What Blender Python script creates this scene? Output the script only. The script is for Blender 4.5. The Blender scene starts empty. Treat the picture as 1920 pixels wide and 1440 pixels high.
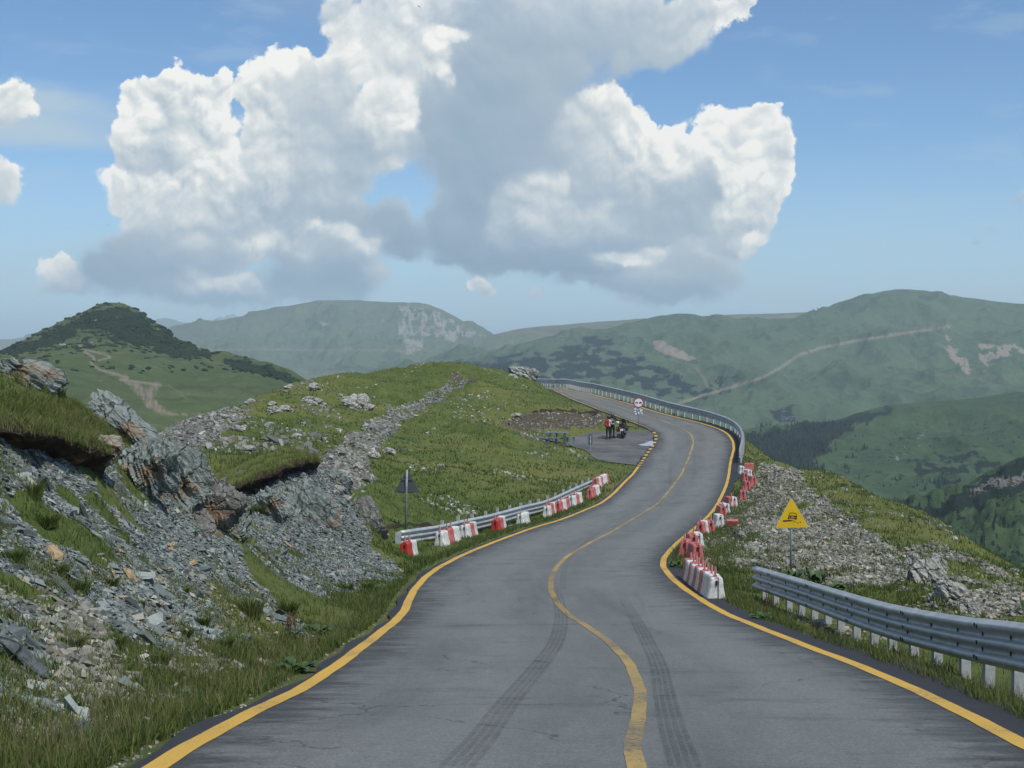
import bpy, bmesh, math, random
import numpy as np
from mathutils import Vector, Matrix, Euler
R = math.radians
scene = bpy.context.scene
COL = scene.collection
random.seed(7)
rng = np.random.default_rng(11)

# ------------------------------------------------------------------ camera
F = 2600.0                     # focal length in pixels of the 1920 px wide photograph
PITCH = math.atan(60.0 / F)
cam_d = bpy.data.cameras.new("camera")
cam = bpy.data.objects.new("camera", cam_d); COL.objects.link(cam)
cam_d.sensor_width = 36.0
cam_d.lens = 36.0 * F / 1920.0
cam_d.clip_start = 0.1
cam_d.clip_end = 80000
cam.location = (0, 0, 0)
cam.rotation_euler = (math.pi / 2 - PITCH, 0, 0)
scene.camera = cam

# ------------------------------------------------------------------ light
SUN_EL, SUN_AZ = 57.0, 142.0      # azimuth from the viewing direction towards the right
sl = bpy.data.lights.new("sun", 'SUN'); sl.energy = 3.1; sl.angle = R(1.5); sl.color = (1.0, 0.955, 0.88)
so = bpy.data.objects.new("sun", sl); COL.objects.link(so)
sd = Vector((math.sin(R(SUN_AZ)) * math.cos(R(SUN_EL)), math.cos(R(SUN_AZ)) * math.cos(R(SUN_EL)), math.sin(R(SUN_EL))))
so.rotation_euler = sd.to_track_quat('Z', 'Y').to_euler()
scene.view_settings.view_transform = 'Standard'
scene.view_settings.look = 'None'
scene.view_settings.exposure = 0.25
scene.view_settings.gamma = 1.0
scene.cycles.use_denoising = True
scene.cycles.max_bounces = 6
scene.cycles.diffuse_bounces = 2
scene.cycles.glossy_bounces = 2
scene.cycles.transparent_max_bounces = 12
scene.cycles.volume_bounces = 1

# ------------------------------------------------------------------ node helper
class NT:
    def __init__(self, tree):
        self.t = tree; self.n = tree.nodes; self.l = tree.links
    def new(self, typ, **kw):
        nd = self.n.new(typ)
        for k, v in kw.items(): setattr(nd, k, v)
        return nd
    def put(self, sock, v):
        if isinstance(v, bpy.types.NodeSocket): self.l.new(v, sock)
        elif v is not None: sock.default_value = v
    def math(self, op, a, b=None, c=None, clamp=False):
        nd = self.n.new('ShaderNodeMath'); nd.operation = op; nd.use_clamp = clamp
        self.put(nd.inputs[0], a); self.put(nd.inputs[1], b); self.put(nd.inputs[2], c)
        return nd.outputs[0]
    def vec(self, op, a, b=None, c=None):
        nd = self.n.new('ShaderNodeVectorMath'); nd.operation = op
        self.put(nd.inputs[0], a); self.put(nd.inputs[1], b); self.put(nd.inputs[2], c)
        return nd.outputs['Value'] if op in ('DOT_PRODUCT', 'LENGTH', 'DISTANCE') else nd.outputs[0]
    def scale(self, a, s):
        nd = self.n.new('ShaderNodeVectorMath'); nd.operation = 'SCALE'
        self.put(nd.inputs[0], a); self.put(nd.inputs[3], s); return nd.outputs[0]
    def comb(self, x, y, z):
        nd = self.n.new('ShaderNodeCombineXYZ')
        self.put(nd.inputs[0], x); self.put(nd.inputs[1], y); self.put(nd.inputs[2], z); return nd.outputs[0]
    def sep(self, v):
        nd = self.n.new('ShaderNodeSeparateXYZ'); self.put(nd.inputs[0], v); return nd.outputs
    def noise(self, vec, scale, detail=4, rough=0.5, lac=2.0, color=False, typ='FBM', dim=None):
        nd = self.n.new('ShaderNodeTexNoise'); nd.noise_type = typ
        self.put(nd.inputs['Vector'], vec); nd.inputs['Scale'].default_value = scale
        nd.inputs['Detail'].default_value = detail; nd.inputs['Roughness'].default_value = rough
        nd.inputs['Lacunarity'].default_value = lac
        if dim: nd.noise_dimensions = dim
        return nd.outputs['Color' if color else 'Fac']
    def voro(self, vec, scale, feature='F1', out='Distance', detail=0, rough=0.5, smooth=1.0, rnd=1.0, dim=None):
        nd = self.n.new('ShaderNodeTexVoronoi'); nd.feature = feature
        if dim: nd.voronoi_dimensions = dim
        self.put(nd.inputs['Vector'], vec); nd.inputs['Scale'].default_value = scale
        nd.inputs['Detail'].default_value = detail; nd.inputs['Roughness'].default_value = rough
        nd.inputs['Randomness'].default_value = rnd
        if feature == 'SMOOTH_F1': nd.inputs['Smoothness'].default_value = smooth
        return nd.outputs[out]
    def ramp(self, fac, stops, interp='LINEAR'):
        nd = self.n.new('ShaderNodeValToRGB'); nd.color_ramp.interpolation = interp
        self.put(nd.inputs[0], fac); cr = nd.color_ramp
        while len(cr.elements) < len(stops): cr.elements.new(0.5)
        for e, (p, c) in zip(cr.elements, stops):
            e.position = p; e.color = (*c, 1) if len(c) == 3 else c
        return nd.outputs[0]
    def mix(self, fac, a, b, mode='MIX'):
        nd = self.n.new('ShaderNodeMix'); nd.data_type = 'RGBA'; nd.blend_type = mode
        self.put(nd.inputs[0], fac)
        for s, v in ((nd.inputs[6], a), (nd.inputs[7], b)):
            if isinstance(v, (tuple, list)) and len(v) == 3: v = (*v, 1)
            self.put(s, v)
        return nd.outputs[2]
    def sstep(self, x, a, b, lo=0.0, hi=1.0):
        nd = self.n.new('ShaderNodeMapRange'); nd.interpolation_type = 'SMOOTHSTEP'
        self.put(nd.inputs[0], x); self.put(nd.inputs[1], a); self.put(nd.inputs[2], b)
        self.put(nd.inputs[3], lo); self.put(nd.inputs[4], hi); return nd.outputs[0]
    def lin(self, x, a, b, lo=0.0, hi=1.0):
        nd = self.n.new('ShaderNodeMapRange'); nd.clamp = True
        self.put(nd.inputs[0], x); self.put(nd.inputs[1], a); self.put(nd.inputs[2], b)
        self.put(nd.inputs[3], lo); self.put(nd.inputs[4], hi); return nd.outputs[0]

# ------------------------------------------------------------------ picture geometry
cp, sp_ = math.cos(PITCH), math.sin(PITCH)
def ray(px, py):
    a = (px - 960.0) / F; b = (720.0 - py) / F
    return np.array([a, cp + b * sp_, b * cp - sp_])
def at(px, py, D):
    r = ray(px, py); return r * (D / r[1])
def proj(x, y, z):
    fwd = y * cp - z * sp_; up = y * sp_ + z * cp
    fwd = np.maximum(fwd, 1e-3)
    return 960 + F * x / fwd, 720 - F * up / fwd

# ------------------------------------------------------------------ world: sky and clouds
world = bpy.data.worlds.new("World"); scene.world = world
world.use_nodes = True
world.node_tree.nodes.clear()
W = NT(world.node_tree)
def build_world():
    tc = W.new('ShaderNodeTexCoord').outputs['Generated']
    sky = W.new('ShaderNodeTexSky'); sky.sky_type = 'NISHITA'; sky.sun_disc = False
    sky.sun_elevation = R(SUN_EL); sky.sun_rotation = R(SUN_AZ)
    sky.altitude = 2000; sky.air_density = 1.0; sky.dust_density = 0.8; sky.ozone_density = 2.0
    x, y, z = W.sep(tc)
    k = 2.6
    U = W.math('MULTIPLY', W.math('ARCTAN2', x, y), k)
    V = W.math('MULTIPLY', W.math('ARCSINE', z), k)
    P = W.comb(U, V, 0.0)
    # domain warp
    n1 = W.noise(P, 3.2, 2, 0.5, color=True, dim='2D')
    n2 = W.noise(P, 9.0, 6, 0.62, color=True, dim='2D')
    h = (0.5, 0.5, 0.5)
    w1 = W.scale(W.vec('SUBTRACT', n1, h), 0.045)
    w2 = W.scale(W.vec('SUBTRACT', n2, h), 0.065)
    Pw = W.vec('MULTIPLY', W.vec('ADD', W.vec('ADD', P, w1), w2), (1, 1, 0))
    # lumps of cloud: centre x, centre y, radius x, radius y (pixels of the photograph), brightness, weight
    B = [
     # left towering cumulus
     (268,172,30,28,.90,1),(312,170,30,30,.88,1),(345,178,28,28,.92,1),(385,195,30,30,.84,1),(425,178,24,30,.94,1),
     (285,215,42,40,.86,1),(340,235,50,45,.80,1),(395,250,42,40,.84,1),(255,255,36,34,.84,1),(245,300,40,34,.70,1),(290,300,60,45,.66,1),
     (225,345,36,28,.90,1),(265,352,40,26,.92,1),(320,350,50,34,.94,1),(372,345,45,32,.95,1),(412,300,38,34,.98,1),(446,305,20,28,.92,1),(400,345,50,40,.93,1),(430,355,44,36,.88,1),
     (352,300,54,48,.72,1),(205,372,26,18,.86,.9),(250,395,60,30,.80,1),(340,405,80,34,.72,1),(430,410,60,44,.66,1),
     (480,168,28,28,.92,1),(505,140,28,28,.93,1),(540,128,26,26,.95,1),(570,115,22,22,.88,1),(600,140,34,32,.74,1),(640,142,24,28,.68,1),(645,180,24,28,.62,1),(486,205,20,30,.90,.9),
     (520,195,48,45,.78,1),(575,195,60,55,.62,1),(620,220,50,50,.58,1),(505,255,45,40,.76,1),(560,270,70,55,.60,1),(640,275,60,50,.54,1),(496,300,22,28,.82,1),(520,320,44,40,.72,1),(590,330,80,55,.58,1),(665,330,40,40,.52,1),
     (500,380,60,45,.64,1),(580,390,80,50,.52,1),(470,430,60,40,.60,1),(550,440,80,44,.56,1),(640,400,50,40,.46,1),
     (480,470,55,22,.95,1),(515,455,34,22,.96,1),(560,475,50,20,.82,1),(610,430,40,18,.90,.9),(650,440,44,16,.84,.9),(705,450,32,22,.90,1),(690,470,36,16,.70,.8),
     (300,445,80,34,.56,1),(250,470,60,40,.42,1),(220,510,60,46,.30,1),(300,500,90,44,.36,1),(400,480,80,40,.46,1),(360,525,60,24,.72,1),(430,528,44,20,.86,1),(350,510,24,16,.84,.9),(470,540,40,16,.66,.9),
     (300,545,110,24,.32,.85),(450,555,100,18,.30,.8),(560,520,90,34,.30,1),(640,520,80,36,.26,1),(700,515,30,22,.66,.8),(600,550,100,18,.30,.8),(180,520,34,34,.30,.9),
     # join and top centre
     (690,215,34,34,.84,1),(715,180,34,30,.92,1),(690,240,50,40,.72,1),(740,215,40,44,.90,1),(720,270,50,40,.66,1),(765,195,22,34,.96,1),
     (625,5,34,34,.74,1),(645,55,34,40,.86,1),(665,100,34,34,.93,1),(690,130,30,30,.90,1),(700,70,50,50,.84,1),(720,20,60,45,.80,1),(750,110,50,50,.80,1),(770,55,55,50,.78,1),(740,160,40,40,.93,1),
     (838,68,34,20,1.0,1),(870,72,24,12,1.0,.9),(825,95,30,26,1.0,1),(832,130,22,26,1.0,1),(800,100,24,22,.97,1),(845,150,12,12,.98,.8),
     (830,20,60,34,.62,1),(900,20,70,44,.50,1),(980,20,90,40,.60,1),(1080,20,90,34,.62,1),(1000,70,110,50,.46,1),(1110,70,100,54,.50,1),(1200,30,80,44,.60,1),(1215,85,60,36,.54,1),(1265,40,50,44,.66,1),(1262,85,34,26,.58,1),(1160,120,50,34,.50,.9),
     (1300,20,44,34,.70,1),(1340,18,34,16,.72,.9),(1372,18,30,20,.90,.95),(1400,6,26,14,.90,.9),
     (800,190,50,60,.42,1),(850,200,80,70,.36,1),(900,130,80,60,.40,1),(950,150,90,70,.40,1),(930,250,110,80,.36,1),(1010,190,70,70,.44,1),(1040,130,60,50,.44,1),
     (860,300,60,50,.36,1),(960,320,110,70,.36,1),(880,380,55,60,.32,1),(870,440,60,50,.29,1),(900,480,70,30,.25,1),(770,270,40,34,.50,.9),(820,250,44,44,.40,1),(1045,400,44,34,.64,1),(1118,212,32,28,.82,1),(690,290,40,34,.54,.8),(720,430,60,40,.36,.85),(640,490,80,34,.42,.85),(560,480,70,30,.48,.9),(835,400,30,60,.34,.8),(760,440,60,34,.26,.8),(720,320,30,30,.60,.6),(770,475,34,22,.24,.8),(840,490,24,14,.26,.7),(720,410,50,30,.34,.7),
     # right cumulus
     (1060,215,34,30,.76,1),(1095,190,34,28,.84,1),(1125,180,26,24,.90,1),(1142,160,12,16,.88,.9),(1155,195,26,30,.90,1),(1175,235,22,34,.90,1),(1160,260,36,34,.82,1),(1090,245,56,50,.66,1),(1050,265,50,40,.56,1),(1120,300,80,46,.62,1),
     (965,350,30,28,.84,1),(1000,335,34,26,.95,1),(1035,340,26,28,.86,1),(950,385,30,30,.66,1),(1000,380,50,40,.74,1),(940,415,30,18,.72,.9),(1000,425,60,26,.66,1),(1110,350,70,50,.56,1),(1125,385,36,30,.86,1),(1150,415,50,30,.66,1),(1080,420,60,30,.66,1),
     (1222,285,34,30,.88,1),(1252,275,24,22,.90,1),(1215,330,60,44,.70,1),(1275,320,30,40,.72,1),(1265,360,60,44,.54,1),(1320,355,36,34,.50,1),(1200,390,80,40,.52,1),(1280,410,70,40,.46,1),(1265,310,14,26,.92,.9),
     (1322,245,30,30,.98,1),(1355,230,26,24,.97,1),(1335,280,34,34,.99,1),(1380,255,30,30,.90,1),(1408,222,26,20,.92,1),(1435,215,22,14,.90,.95),(1458,206,14,7,.86,.7),(1445,245,26,22,.88,1),(1462,285,16,30,.90,1),(1430,285,44,34,.84,1),(1390,300,50,40,.95,1),(1458,325,20,24,.88,1),(1375,340,44,40,.97,1),(1430,350,40,40,.82,1),(1380,385,44,34,.90,1),(1425,395,38,30,.74,1),(1370,420,60,34,.64,1),
     (1412,448,15,16,.88,.9),(1404,466,12,12,.80,.8),(1380,455,40,24,.58,1),
     (980,450,70,34,.46,1),(1060,470,90,30,.32,1),(1160,445,80,30,.40,1),(1000,490,110,30,.24,1),(1100,505,110,24,.22,1),(1250,440,60,30,.50,1),(1150,478,50,18,.74,1),(1190,485,36,16,.98,1),(1225,470,36,20,.80,1),(1290,450,40,30,.66,1),(1130,500,40,16,.60,.9),
     (1220,515,90,26,.50,1),(1310,500,70,36,.48,1),(1200,540,100,22,.34,1),(1280,550,70,24,.28,1),(1250,565,40,12,.26,1),(1360,520,50,34,.44,.75),(1100,530,80,14,.28,.8),
     # small clouds and the left edge
     (4,178,32,26,.86,.95),(14,205,32,26,.86,.95),(0,235,40,20,.62,.8),(-6,330,34,26,.86,.95),(12,345,34,24,.80,.95),(0,372,30,18,.64,.8),(104,506,17,15,.84,.8),(120,524,24,17,.74,.8),(136,540,30,15,.58,.75),(112,545,34,14,.50,.7),(155,552,30,12,.42,.65),(905,534,26,20,.80,.8),(925,546,20,12,.66,.7),(1000,548,24,12,.56,.66),(1172,562,32,10,.50,.62),
     (1905,378,26,14,.42,.62),(1880,400,26,14,.36,.6),(1855,425,22,12,.34,.6),(1835,448,14,12,.34,.62),
    ]
    S = None; L = None; G = None; G4 = None
    for (cx, cy, rx, ry, b, w) in B:
        r = ray(cx, cy); uu = math.atan2(r[0], r[1]) * k; vv = math.asin(r[2] / np.linalg.norm(r)) * k
        ix, iy = F / k / (rx * 1.0), F / k / (ry * 1.0)
        ix /= 1000 / k; iy /= 1000 / k
        ix, iy = 1000.0 / rx, 1000.0 / ry
        q = W.vec('MULTIPLY_ADD', Pw, (ix, iy, 0), (-uu * ix, -vv * iy, 0))
        d = W.vec('DOT_PRODUCT', q, q)
        g = W.math('POWER', 0.42, d)
        if w != 1: g = W.math('MULTIPLY', g, w)
        g2 = W.math('MULTIPLY', g, g)
        bb = W.vec('DOT_PRODUCT', q, (0.03, 0.12, 0))
        bb = W.math('ADD', bb, b)
        S = g
        G = g2 if G is None else W.math('ADD', G, g2)
        g4 = W.math('MULTIPLY', g2, g2)
        G4 = g4 if G4 is None else W.math('ADD', G4, g4)
        L = W.math('MULTIPLY_ADD', g4, bb, L if L is not None else 0.0)
    # billows: sums of creased noise, rounded bulges with sharp dark creases
    def billow(p):
        h_ = None
        for sc_b, am in ((5.0, .60), (10.5, .44), (22.0, .28), (46.0, .13), (95.0, .06)):
            nn = W.noise(W.vec('ADD', p, (sc_b * .37, sc_b * .11, 0)), sc_b, 0, 0.5, dim='2D')
            ab = W.math('MULTIPLY', W.math('ABSOLUTE', W.math('SUBTRACT', nn, 0.5)), 2.0 * am * 1.6)
            h_ = ab if h_ is None else W.math('ADD', h_, ab)
        return h_
    sc = W.vec('ADD', P, W.scale(W.vec('SUBTRACT', n2, h), 0.03))
    sc = W.vec('MULTIPLY', sc, (1, 1, 0))
    H0 = billow(sc); H1 = billow(W.vec('ADD', sc, (0.006, 0.013, 0)))
    relief = W.math('SUBTRACT', H0, H1)
    S = W.math('POWER', G, 0.5)
    nlow = W.noise(P, 2.6, 3, 0.5, dim='2D')
    Lb = W.math('DIVIDE', L, W.math('MAXIMUM', G4, 0.00001))
    crisp = W.math('MULTIPLY', W.lin(Lb, 0.38, 0.85, 0.12, 1.0), W.lin(nlow, 0.35, 0.62, 0.55, 1.15))
    Sn = W.math('ADD', S, W.math('MULTIPLY', W.math('SUBTRACT', H0, 0.50), W.lin(Lb, 0.35, 0.8, 0.40, 0.62)))
    soft = W.math('MULTIPLY', W.lin(Lb, 0.35, 0.85, 0.60, 0.16), W.lin(nlow, 0.35, 0.62, 1.5, 0.7))
    alpha = W.sstep(Sn, 0.33, W.math('ADD', 0.33, soft))
    # generic clouds elsewhere in the sky (outside the photographed part)
    side = W.sstep(W.math('ABSOLUTE', U), 1.35, 1.8)
    hi = W.sstep(V, 0.55, 0.9)
    away = W.math('MAXIMUM', side, hi)
    gn = W.noise(W.vec('MULTIPLY', tc, (1, 1, 2.2)), 3.0, 6, 0.55)
    ga = W.math('MULTIPLY', W.sstep(gn, 0.5, 0.62), W.math('MULTIPLY', away, W.sstep(z, 0.0, 0.12)))
    gl = W.lin(gn, 0.5, 0.8, 0.85, 0.4)
    # brightness of the cloud
    edge = W.sstep(Sn, 0.40, 1.1, 0.10, -0.04)
    rl = W.math('MULTIPLY', W.math('MULTIPLY_ADD', relief, 0.42, W.math('MULTIPLY', W.math('SUBTRACT', H0, 0.56), 0.30)), crisp)
    Lc = W.math('ADD', W.math('ADD', Lb, rl), edge, clamp=True)
    def ccol(l):
        return W.ramp(l, [(0.0, (0.15, 0.225, 0.33)), (0.3, (0.27, 0.36, 0.455)), (0.55, (0.41, 0.48, 0.54)), (0.78, (0.61, 0.645, 0.65)), (1.0, (0.84, 0.83, 0.79))])
    cc = ccol(Lc); gc = ccol(gl)
    # thin veil on the left and near the horizon
    vn = W.noise(W.vec('MULTIPLY', P, (1.2, 5.0, 1)), 3.0, 6, 0.55, dim='2D')
    # band x<245, y 190..295
    band = W.math('MULTIPLY', W.math('MULTIPLY', W.sstep(W.math('ADD', V, W.math('MULTIPLY', vn, 0.03)), 0.360, 0.390), W.sstep(W.math('MULTIPLY_ADD', vn, 0.06, V), 0.515, 0.47)), W.sstep(W.math('MULTIPLY_ADD', vn, 0.3, U), -0.45, -0.72))
    low = W.math('MULTIPLY', W.sstep(V, 0.33, 0.02), W.sstep(vn, 0.32, 0.68))
    wis = W.math('MULTIPLY', W.sstep(W.noise(W.vec('MULTIPLY', P, (1, 3.6, 1)), 5.0, 6, 0.6, dim='2D'), 0.52, 0.75), 0.22)
    veil = W.math('MAXIMUM', W.math('MAXIMUM', W.math('MULTIPLY', band, 0.85), W.math('MULTIPLY', low, 0.55)), wis)
    # keep only what lies above the horizon
    skc = W.mix(1.0, sky.outputs[0], SKY_TINT, 'MULTIPLY')
    skc = W.scale(skc, 1.0)
    K = 10.0
    skc = W.mix(W.sstep(V, 0.42, -0.02, 0.0, 0.85), skc, (0.37 * K, 0.53 * K, 0.64 * K))
    c1 = W.mix(veil, skc, (0.42 * K, 0.53 * K, 0.60 * K))
    c2 = W.mix(ga, c1, W.scale(gc, K * CLOUD_AWAY))
    c3 = W.mix(W.math('MULTIPLY', alpha, W.math('SUBTRACT', 1.0, away)), c2, W.scale(cc, K))
    bg = W.new('ShaderNodeBackground'); bg.inputs[1].default_value = 0.1
    W.l.new(c3, bg.inputs[0])
    out = W.new('ShaderNodeOutputWorld'); W.l.new(bg.outputs[0], out.inputs[0])
SKY_TINT = (0.80, 0.98, 1.08)
CLOUD_AWAY = 0.95
build_world()
world.cycles.sampling_method = 'MANUAL'
world.cycles.sample_map_resolution = 512
# ------------------------------------------------------------------ noise in numpy
def _h(ix, iy, s):
    n = (ix.astype(np.int64) * 374761393 + iy.astype(np.int64) * 668265263 + s * 974634777) & 0xffffffff
    n = ((n ^ (n >> 13)) * 1274126177) & 0xffffffff
    return ((n ^ (n >> 16)) & 0xffff) / 65535.0
def vnoise(x, y, s=0):
    x0 = np.floor(x); y0 = np.floor(y); fx = x - x0; fy = y - y0
    u = fx * fx * fx * (fx * (fx * 6 - 15) + 10); v = fy * fy * fy * (fy * (fy * 6 - 15) + 10)
    def g(i, j):
        a = _h(x0 + i, y0 + j, s) * 2 * math.pi
        return np.cos(a) * (fx - i) + np.sin(a) * (fy - j)
    return ((g(0, 0) * (1 - u) + g(1, 0) * u) * (1 - v) + (g(0, 1) * (1 - u) + g(1, 1) * u) * v) * 1.5
def fbm(x, y, oct=4, s=0, gain=0.5):
    x = np.asarray(x, float); y = np.asarray(y, float)
    r = np.zeros(np.broadcast(x, y).shape); a = 1.0
    for o in range(oct):
        r += a * vnoise(x, y, s + o * 17); x = x * 2.03 + 11.3; y = y * 2.03 - 7.1; a *= gain
    return r
def ridged(x, y, oct=4, s=0, gain=0.5):
    r = 0; a = 1.0
    for o in range(oct):
        r = r + a * (1 - 2 * np.abs(vnoise(x, y, s + o * 13))); x = x * 2.07 + 3.7; y = y * 2.07 + 9.2; a *= gain
    return r
def smooth(x, a, b):
    t = np.clip((x - a) / (b - a), 0, 1); return t * t * (3 - 2 * t)

# ------------------------------------------------------------------ mask helpers (in plan, via picture rays)
def in_poly(px, py, poly):
    inside = np.zeros(px.shape, bool); n = len(poly); j = n - 1
    for i in range(n):
        xi, yi = poly[i]; xj, yj = poly[j]
        c = ((yi > py) != (yj > py)) & (px < (xj - xi) * (py - yi) / ((yj - yi) or 1e-9) + xi)
        inside ^= c; j = i
    return inside
def d_line(px, py, pts):
    d = np.full(px.shape, 1e9)
    for (x0, y0), (x1, y1) in zip(pts[:-1], pts[1:]):
        dx, dy = x1 - x0, y1 - y0; L = dx * dx + dy * dy + 1e-9
        t = np.clip(((px - x0) * dx + (py - y0) * dy) / L, 0, 1)
        d = np.minimum(d, np.hypot(px - x0 - t * dx, py - y0 - t * dy))
    return d
def poly_soft(px, py, poly, f):
    d = d_line(px, py, poly + [poly[0]]); s = np.where(in_poly(px, py, poly), d, -d)
    return smooth(s, -f, f)

# ------------------------------------------------------------------ road profile
_tab = [(8.5,1440),(13.5,1300),(18.5,1213),(25,1150),(32,1093),(40,1040),(50,998),(66,945),(84,890),(92,862),(97,840),(101,820),(108,790),(117,760),(128,737),(142,728),(165,723),(200,719)]
_Y = np.array([t[0] for t in _tab]); _Z = np.array([(at(960, t[1], t[0]))[2] for t in _tab])
_yy = np.linspace(-12, 260, 5441)
_zz = np.interp(_yy, _Y, _Z)
_zz = np.where(_yy < 8.5, _Z[0] + (8.5 - _yy) * 0.105, _zz)
_k = np.exp(-np.linspace(-2.5, 2.5, 121) ** 2); _k /= _k.sum()
_zz = np.convolve(np.pad(_zz, 60, 'edge'), _k, 'valid')
def zr(y): return np.interp(y, _yy, _zz)
def on_road(px, py):
    r = ray(px, py); q = r[2] / r[1]
    ys = _yy[(_yy > 5) & (_yy < 220)]; f = zr(ys) / ys - q
    i = np.argmax(f > 0) if (f > 0).any() else len(ys) - 1
    if f[0] > 0: i = 0
    return np.array([r[0] / r[1] * ys[i], ys[i]])
def spline(pts, step=0.4):
    pts = np.array(pts, float); P = np.vstack([2 * pts[0] - pts[1], pts, 2 * pts[-1] - pts[-2]]); out = []
    for i in range(1, len(P) - 2):
        p0, p1, p2, p3 = P[i - 1:i + 3]; n = max(2, int(np.linalg.norm(p2 - p1) / step * 2))
        t = np.linspace(0, 1, n, endpoint=False)[:, None]
        out.append(0.5 * ((2 * p1) + (-p0 + p2) * t + (2 * p0 - 5 * p1 + 4 * p2 - p3) * t ** 2 + (-p0 + 3 * p1 - 3 * p2 + p3) * t ** 3))
    q = np.vstack(out + [pts[-1:]])
    s = np.r_[0, np.cumsum(np.linalg.norm(np.diff(q, axis=0), axis=1))]
    n = max(2, int(s[-1] / step)); ss = np.linspace(0, s[-1], n)
    return np.stack([np.interp(ss, s, q[:, k]) for k in range(q.shape[1])], 1)
def smooth_line(q, n=5):
    k = np.hanning(2 * n + 3)[1:-1]; k /= k.sum()
    return np.stack([np.convolve(np.pad(q[:, c], n, 'reflect', reflect_type='odd'), k, 'valid') for c in range(q.shape[1])], 1)
PL = [(292,1440),(469,1337),(594,1275),(691,1204),(753,1153),(775,1109),(804,1077),(855,1047),(910,1023),(987,994),(1050,975),(1100,955),(1145,930),(1175,900),(1197,875),(1210,855),(1223,837),(1231,822),(1226,810),(1214,802),(1180,789),(1140,774),(1110,763),(1080,751),(1050,737),(1033,730)]
PC = [(1190,1440),(1203,1328),(1190,1262),(1158,1219),(1118,1186),(1056,1144),(1034,1109),(1036,1077),(1062,1045),(1112,1015),(1175,980),(1225,950),(1257,917),(1290,862),(1300,830),(1295,815),(1277,802),(1210,779),(1135,756),(1072,742),(1036,729)]
PR = [(1990,1432),(1920,1400),(1777,1321),(1655,1266),(1511,1211),(1380,1159),(1333,1136),(1294,1111),(1262,1086),(1243,1061),(1250,1040),(1283,1007),(1329,967),(1346,944),(1362,909),(1370,865),(1376,840),(1370,820),(1350,805),(1305,791),(1235,774),(1160,752),(1085,735),(1047,727)]
wl = [on_road(*p) for p in PL]; wc = [on_road(*p) for p in PC]; wr = [on_road(*p) for p in PR]
LL = smooth_line(spline([(-2.2, -8), (-2.2, 2)] + wl + [(2.3, 142), (-0.5, 151), (-7, 159), (-15, 163)]))
CC = smooth_line(spline([(0.85, -8), (0.8, 2)] + wc + [(3.0, 144), (0.3, 154), (-6, 162), (-15, 166.5)]))
RR = smooth_line(spline([(3.7, -8), (3.7, 2)] + wr + [(3.6, 148), (1.2, 157), (-5, 165), (-14, 170)]))
def arc(q): return np.r_[0, np.cumsum(np.linalg.norm(np.diff(q, axis=0), axis=1))]
def match(base, other):
    """for each base point the other line's point, advancing monotonically"""
    n = len(base); so_ = arc(other); j = []
    tan = np.gradient(base, axis=0); tan /= np.linalg.norm(tan, axis=1)[:, None]
    last = 0.0
    for i in range(n):
        d = other - base[i]; c = np.abs(d @ tan[i]) * 1.0 + 0.35 * np.linalg.norm(d, axis=1)
        j.append(so_[np.argmin(c)])
    j = np.maximum.accumulate(np.array(j))
    k = np.ones(15) / 15; j = np.convolve(np.pad(j, 7, 'edge'), k, 'valid')
    return np.stack([np.interp(j, so_, other[:, c]) for c in range(2)], 1)
ML = match(CC, LL); MR = match(CC, RR)
tanC = np.gradient(CC, axis=0); tanC /= np.linalg.norm(tanC, axis=1)[:, None]
norC = np.stack([tanC[:, 1], -tanC[:, 0]], 1)     # towards the right
LAY = [on_road(*p) for p in [(1196,872),(1165,869),(1119,861),(1100,846),(1084,840),(1066,834),(1070,822),(1088,815),(1106,811),(1140,809),(1176,809),(1214,806),(1236,815),(1236,835),(1220,858)]]
LAY = [tuple(p) for p in LAY]

# ------------------------------------------------------------------ near ground
TP = []   # plan x, plan y, height
def cpt(*a):
    for (px, py, D) in a: p = at(px, py, D); TP.append((p[0], p[1], p[2]))
def wpt(*a): TP.extend(a)
cpt((0,1290,11),(0,1150,13),(0,1000,14.9),(0,880,16.6),(0,790,18.2),(0,742,20),(0,716,23.5),(0,706,28),
    (100,1290,11.6),(100,1100,14.2),(100,900,18),(100,815,19.6),(100,762,21.6),(100,742,25.5),
    (200,1330,11.5),(200,1200,13.9),(200,1050,17),(200,950,19.5),(200,850,21.6),(200,800,23.6),(200,786,27),
    (290,850,27),(290,960,22.3),(290,1100,18),(290,1230,14.8),
    (370,905,29),(370,1000,24.5),(370,1130,19.5),(440,985,28.5),(440,1100,23.6),(440,1215,19.2),(540,1180,24.5),(560,1230,20.5),
    (430,925,38),(500,880,39),(580,862,41),(640,905,41),(690,1020,42),(600,1000,37.3),(520,990,34.5),(620,1085,31.5),(700,1090,36),(470,1040,31),(540,1100,28.5),
    (450,855,50),(580,840,55),(680,900,55),(740,965,53),(740,1028,47.5),(763,1044,46),(740,1062,42.5),(790,1052,44.5),(815,1045,46.5),(829,1028,49),(873,1011,52),(930,1001,55),(978,988,59),(1026,969,62.5),(1073,949,66.5),(1107,937,70),(1118,914,76),(700,985,49),
    (290,826,75),(350,790,85),(420,765,95),(500,735,105),(560,718,112),(620,712,118),(680,700,128),(740,690,134),(800,688,139),(870,693,139),(950,703,135),(985,708,134),(1008,714,133),
    (1000,750,118),(1040,738,123),(1000,775,109),(960,797,103),(1060,768,113),(1100,778,111),(1150,790,108.5),(1060,800,104.5),(950,810,100),(900,790,98),(1000,815,99),(1030,830,97),(850,750,112),(850,850,85),(950,870,84),(1040,855,90),(800,800,95),
    (750,850,80),(900,930,68),(800,930,62),(1000,920,72),(870,980,57),(700,800,90),(640,760,100),(560,790,85),(480,800,80),(400,830,70),(600,730,112),(700,740,112),(800,720,122),(900,730,120),(750,920,65),(660,860,68))
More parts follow.
